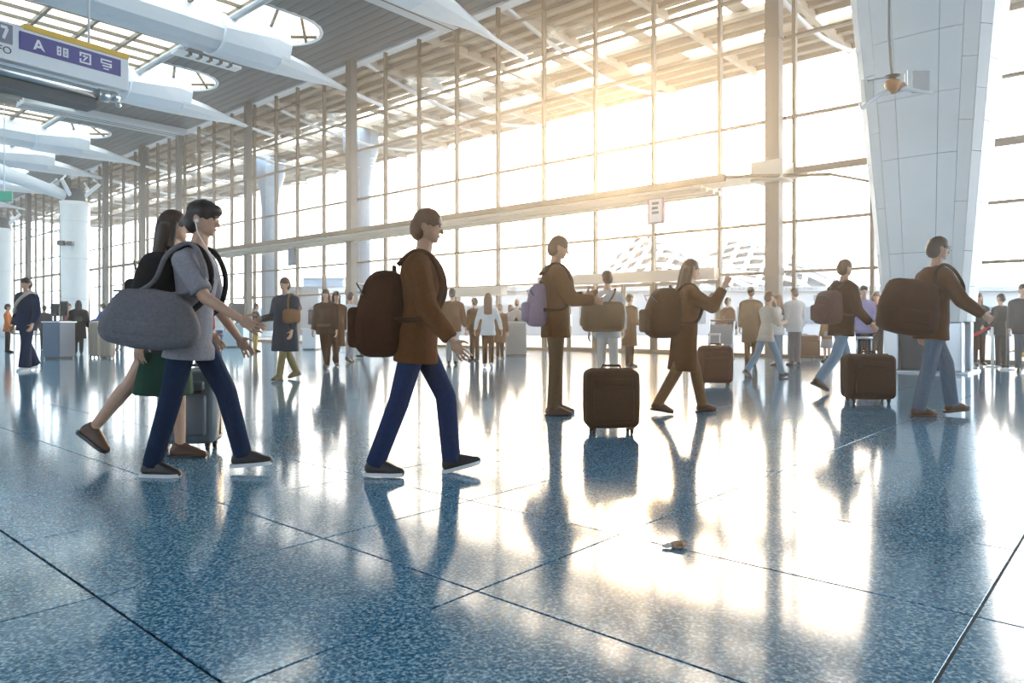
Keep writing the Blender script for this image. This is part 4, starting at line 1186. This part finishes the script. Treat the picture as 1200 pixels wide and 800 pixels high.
# grey bin
g_ = ground(605, 417); k = g_.y / FPX
bn = thing('litter_bin', 'grey metal litter bin with curved hood standing right of the white top woman', 'bin', g_)
bm = bmesh.new(); box(bm, (-13 * k, 0, .05), (12 * k, .55, 38 * k), None, .02); link('body', bm, mat('bin_grey', (.38, .39, .40), .35, .3), bn)
bm = bmesh.new(); box(bm, (-13.5 * k, -.02, 38 * k), (12.5 * k, .57, 41 * k), None, .02); link('lid', bm, M_STEEL, bn)
bm = bmesh.new(); tube(bm, [(-8 * k, .25, 41 * k), (-5 * k, .25, 48 * k), (0, .25, 51 * k), (5 * k, .25, 48 * k), (8 * k, .25, 41 * k)], .14, 10); link('hood', bm, mat('bin_hood', (.34, .34, .34), .4, .3), bn, True)
bm = bmesh.new(); box(bm, (-11 * k, -.015, 4 * k), (10 * k, 0, 35 * k), None, .004); link('front_panel', bm, mat('bin_panel', (.32, .33, .34), .4, .3), bn)
bm = bmesh.new(); box(bm, (-12 * k, .03, 0), (11 * k, .5, .06)); link('foot', bm, M_DARK, bn)

def stanchion(label, px, py, ptop, col, belts):
    g_ = ground(px, py); k = g_.y / FPX; h = (py - ptop) * k
    r = thing('queue_stanchion', label, 'stanchion', g_, 0, 'queue barrier posts')
    bm = bmesh.new(); lathe(bm, [(.17, 0), (.17, .012), (.14, .03), (.035, .045)], 20); link('base', bm, M_STEEL, r, True)
    bm = bmesh.new(); lathe(bm, [(.032, .04), (.032, h - .12)], 14); link('post', bm, col, r, True)
    bm = bmesh.new(); lathe(bm, [(.042, h - .13), (.045, h - .03), (.03, h)], 14); link('head', bm, M_BLACK, r, True)
    for tx, ty, tz in belts:
        e = at(tx, ty, tz) - g_
        d = e - V((0, 0, h - .07)); u = V((-d.y, d.x, 0)).normalized() * .006
        bm = bmesh.new()
        a = V((0, 0, h - .07)); b_ = e; dz = V((0, 0, .05 if False else .035))
        m_ = (a + b_) / 2 - V((0, 0, .03))
        rings_mesh(bm, [[q + u + dz, q - u + dz, q - u - dz, q + u - dz] for q in (a, m_, b_)])
        link('belt', bm, mat('belt_red', (.45, .02, .04), .6), r)
stanchion('dark barrier post with a red belt right of the big column', 1181, 433, 376, M_DARK, ((1230, 381, 13.6),))
stanchion('white barrier post with a slack red belt between the big column and the dark post', 1163, 430, 376, M_WHITE, ((1138, 394, 16.5),))

# luggage trolley by the doors
g_ = ground(840, 424); k = g_.y / FPX
tr = thing('luggage_trolley', 'empty steel luggage trolley left of the small person by the door frame', 'trolley', g_, R(-30))
bm = bmesh.new(); tube(bm, [(-.3, .4, .12), (-.3, -.45, .12), (.3, -.45, .12), (.3, .4, .12), (-.3, .4, .12)], .025, 6); link('deck_frame', bm, M_STEEL, tr, True)
for sx in (-.3, .3):
    bm = bmesh.new(); tube(bm, [(sx, .4, .12), (sx, .45, .7), (sx, .62, 1.05)], .022, 6); link('upright', bm, M_STEEL, tr, True)
    for sy in (-.4, .35):
        bm = bmesh.new(); tube(bm, [(sx - .02, sy, .06), (sx + .02, sy, .06)], .06, 12); link('wheel', bm, M_BLACK, tr, True)
bm = bmesh.new(); tube(bm, [(-.32, .62, 1.05), (.32, .62, 1.05)], .028, 8); link('handle_bar', bm, M_BLACK, tr, True)
bm = bmesh.new(); box(bm, (-.28, .44, .45), (.28, .47, .95), None, .01); link('back_panel', bm, mat('trolley_panel', (.2, .24, .28), .5), tr)
# crumpled paper on the floor
g_ = ground(795, 641)
cp = thing('crumpled_paper', 'small crumpled brown paper scrap on the floor below the long haired woman', 'litter', g_)
bm = bmesh.new(); ellipsoid(bm, (0, 0, .012), (.035, .03, .016), None, 2)
for v in bm.verts: v.co += V((random.uniform(-.008, .008), random.uniform(-.008, .008), random.uniform(-.003, .006)))
link('crumple', bm, mat('paper_brown', (.42, .25, .15), .8), cp)
bm = bmesh.new(); ellipsoid(bm, (-.05, -.01, .009), (.03, .015, .010), None, 1)
for v in bm.verts: v.co += V((random.uniform(-.006, .006), random.uniform(-.006, .006), random.uniform(0, .004)))
link('torn_scrap', bm, mat('paper_white', (.7, .66, .6), .8), cp)
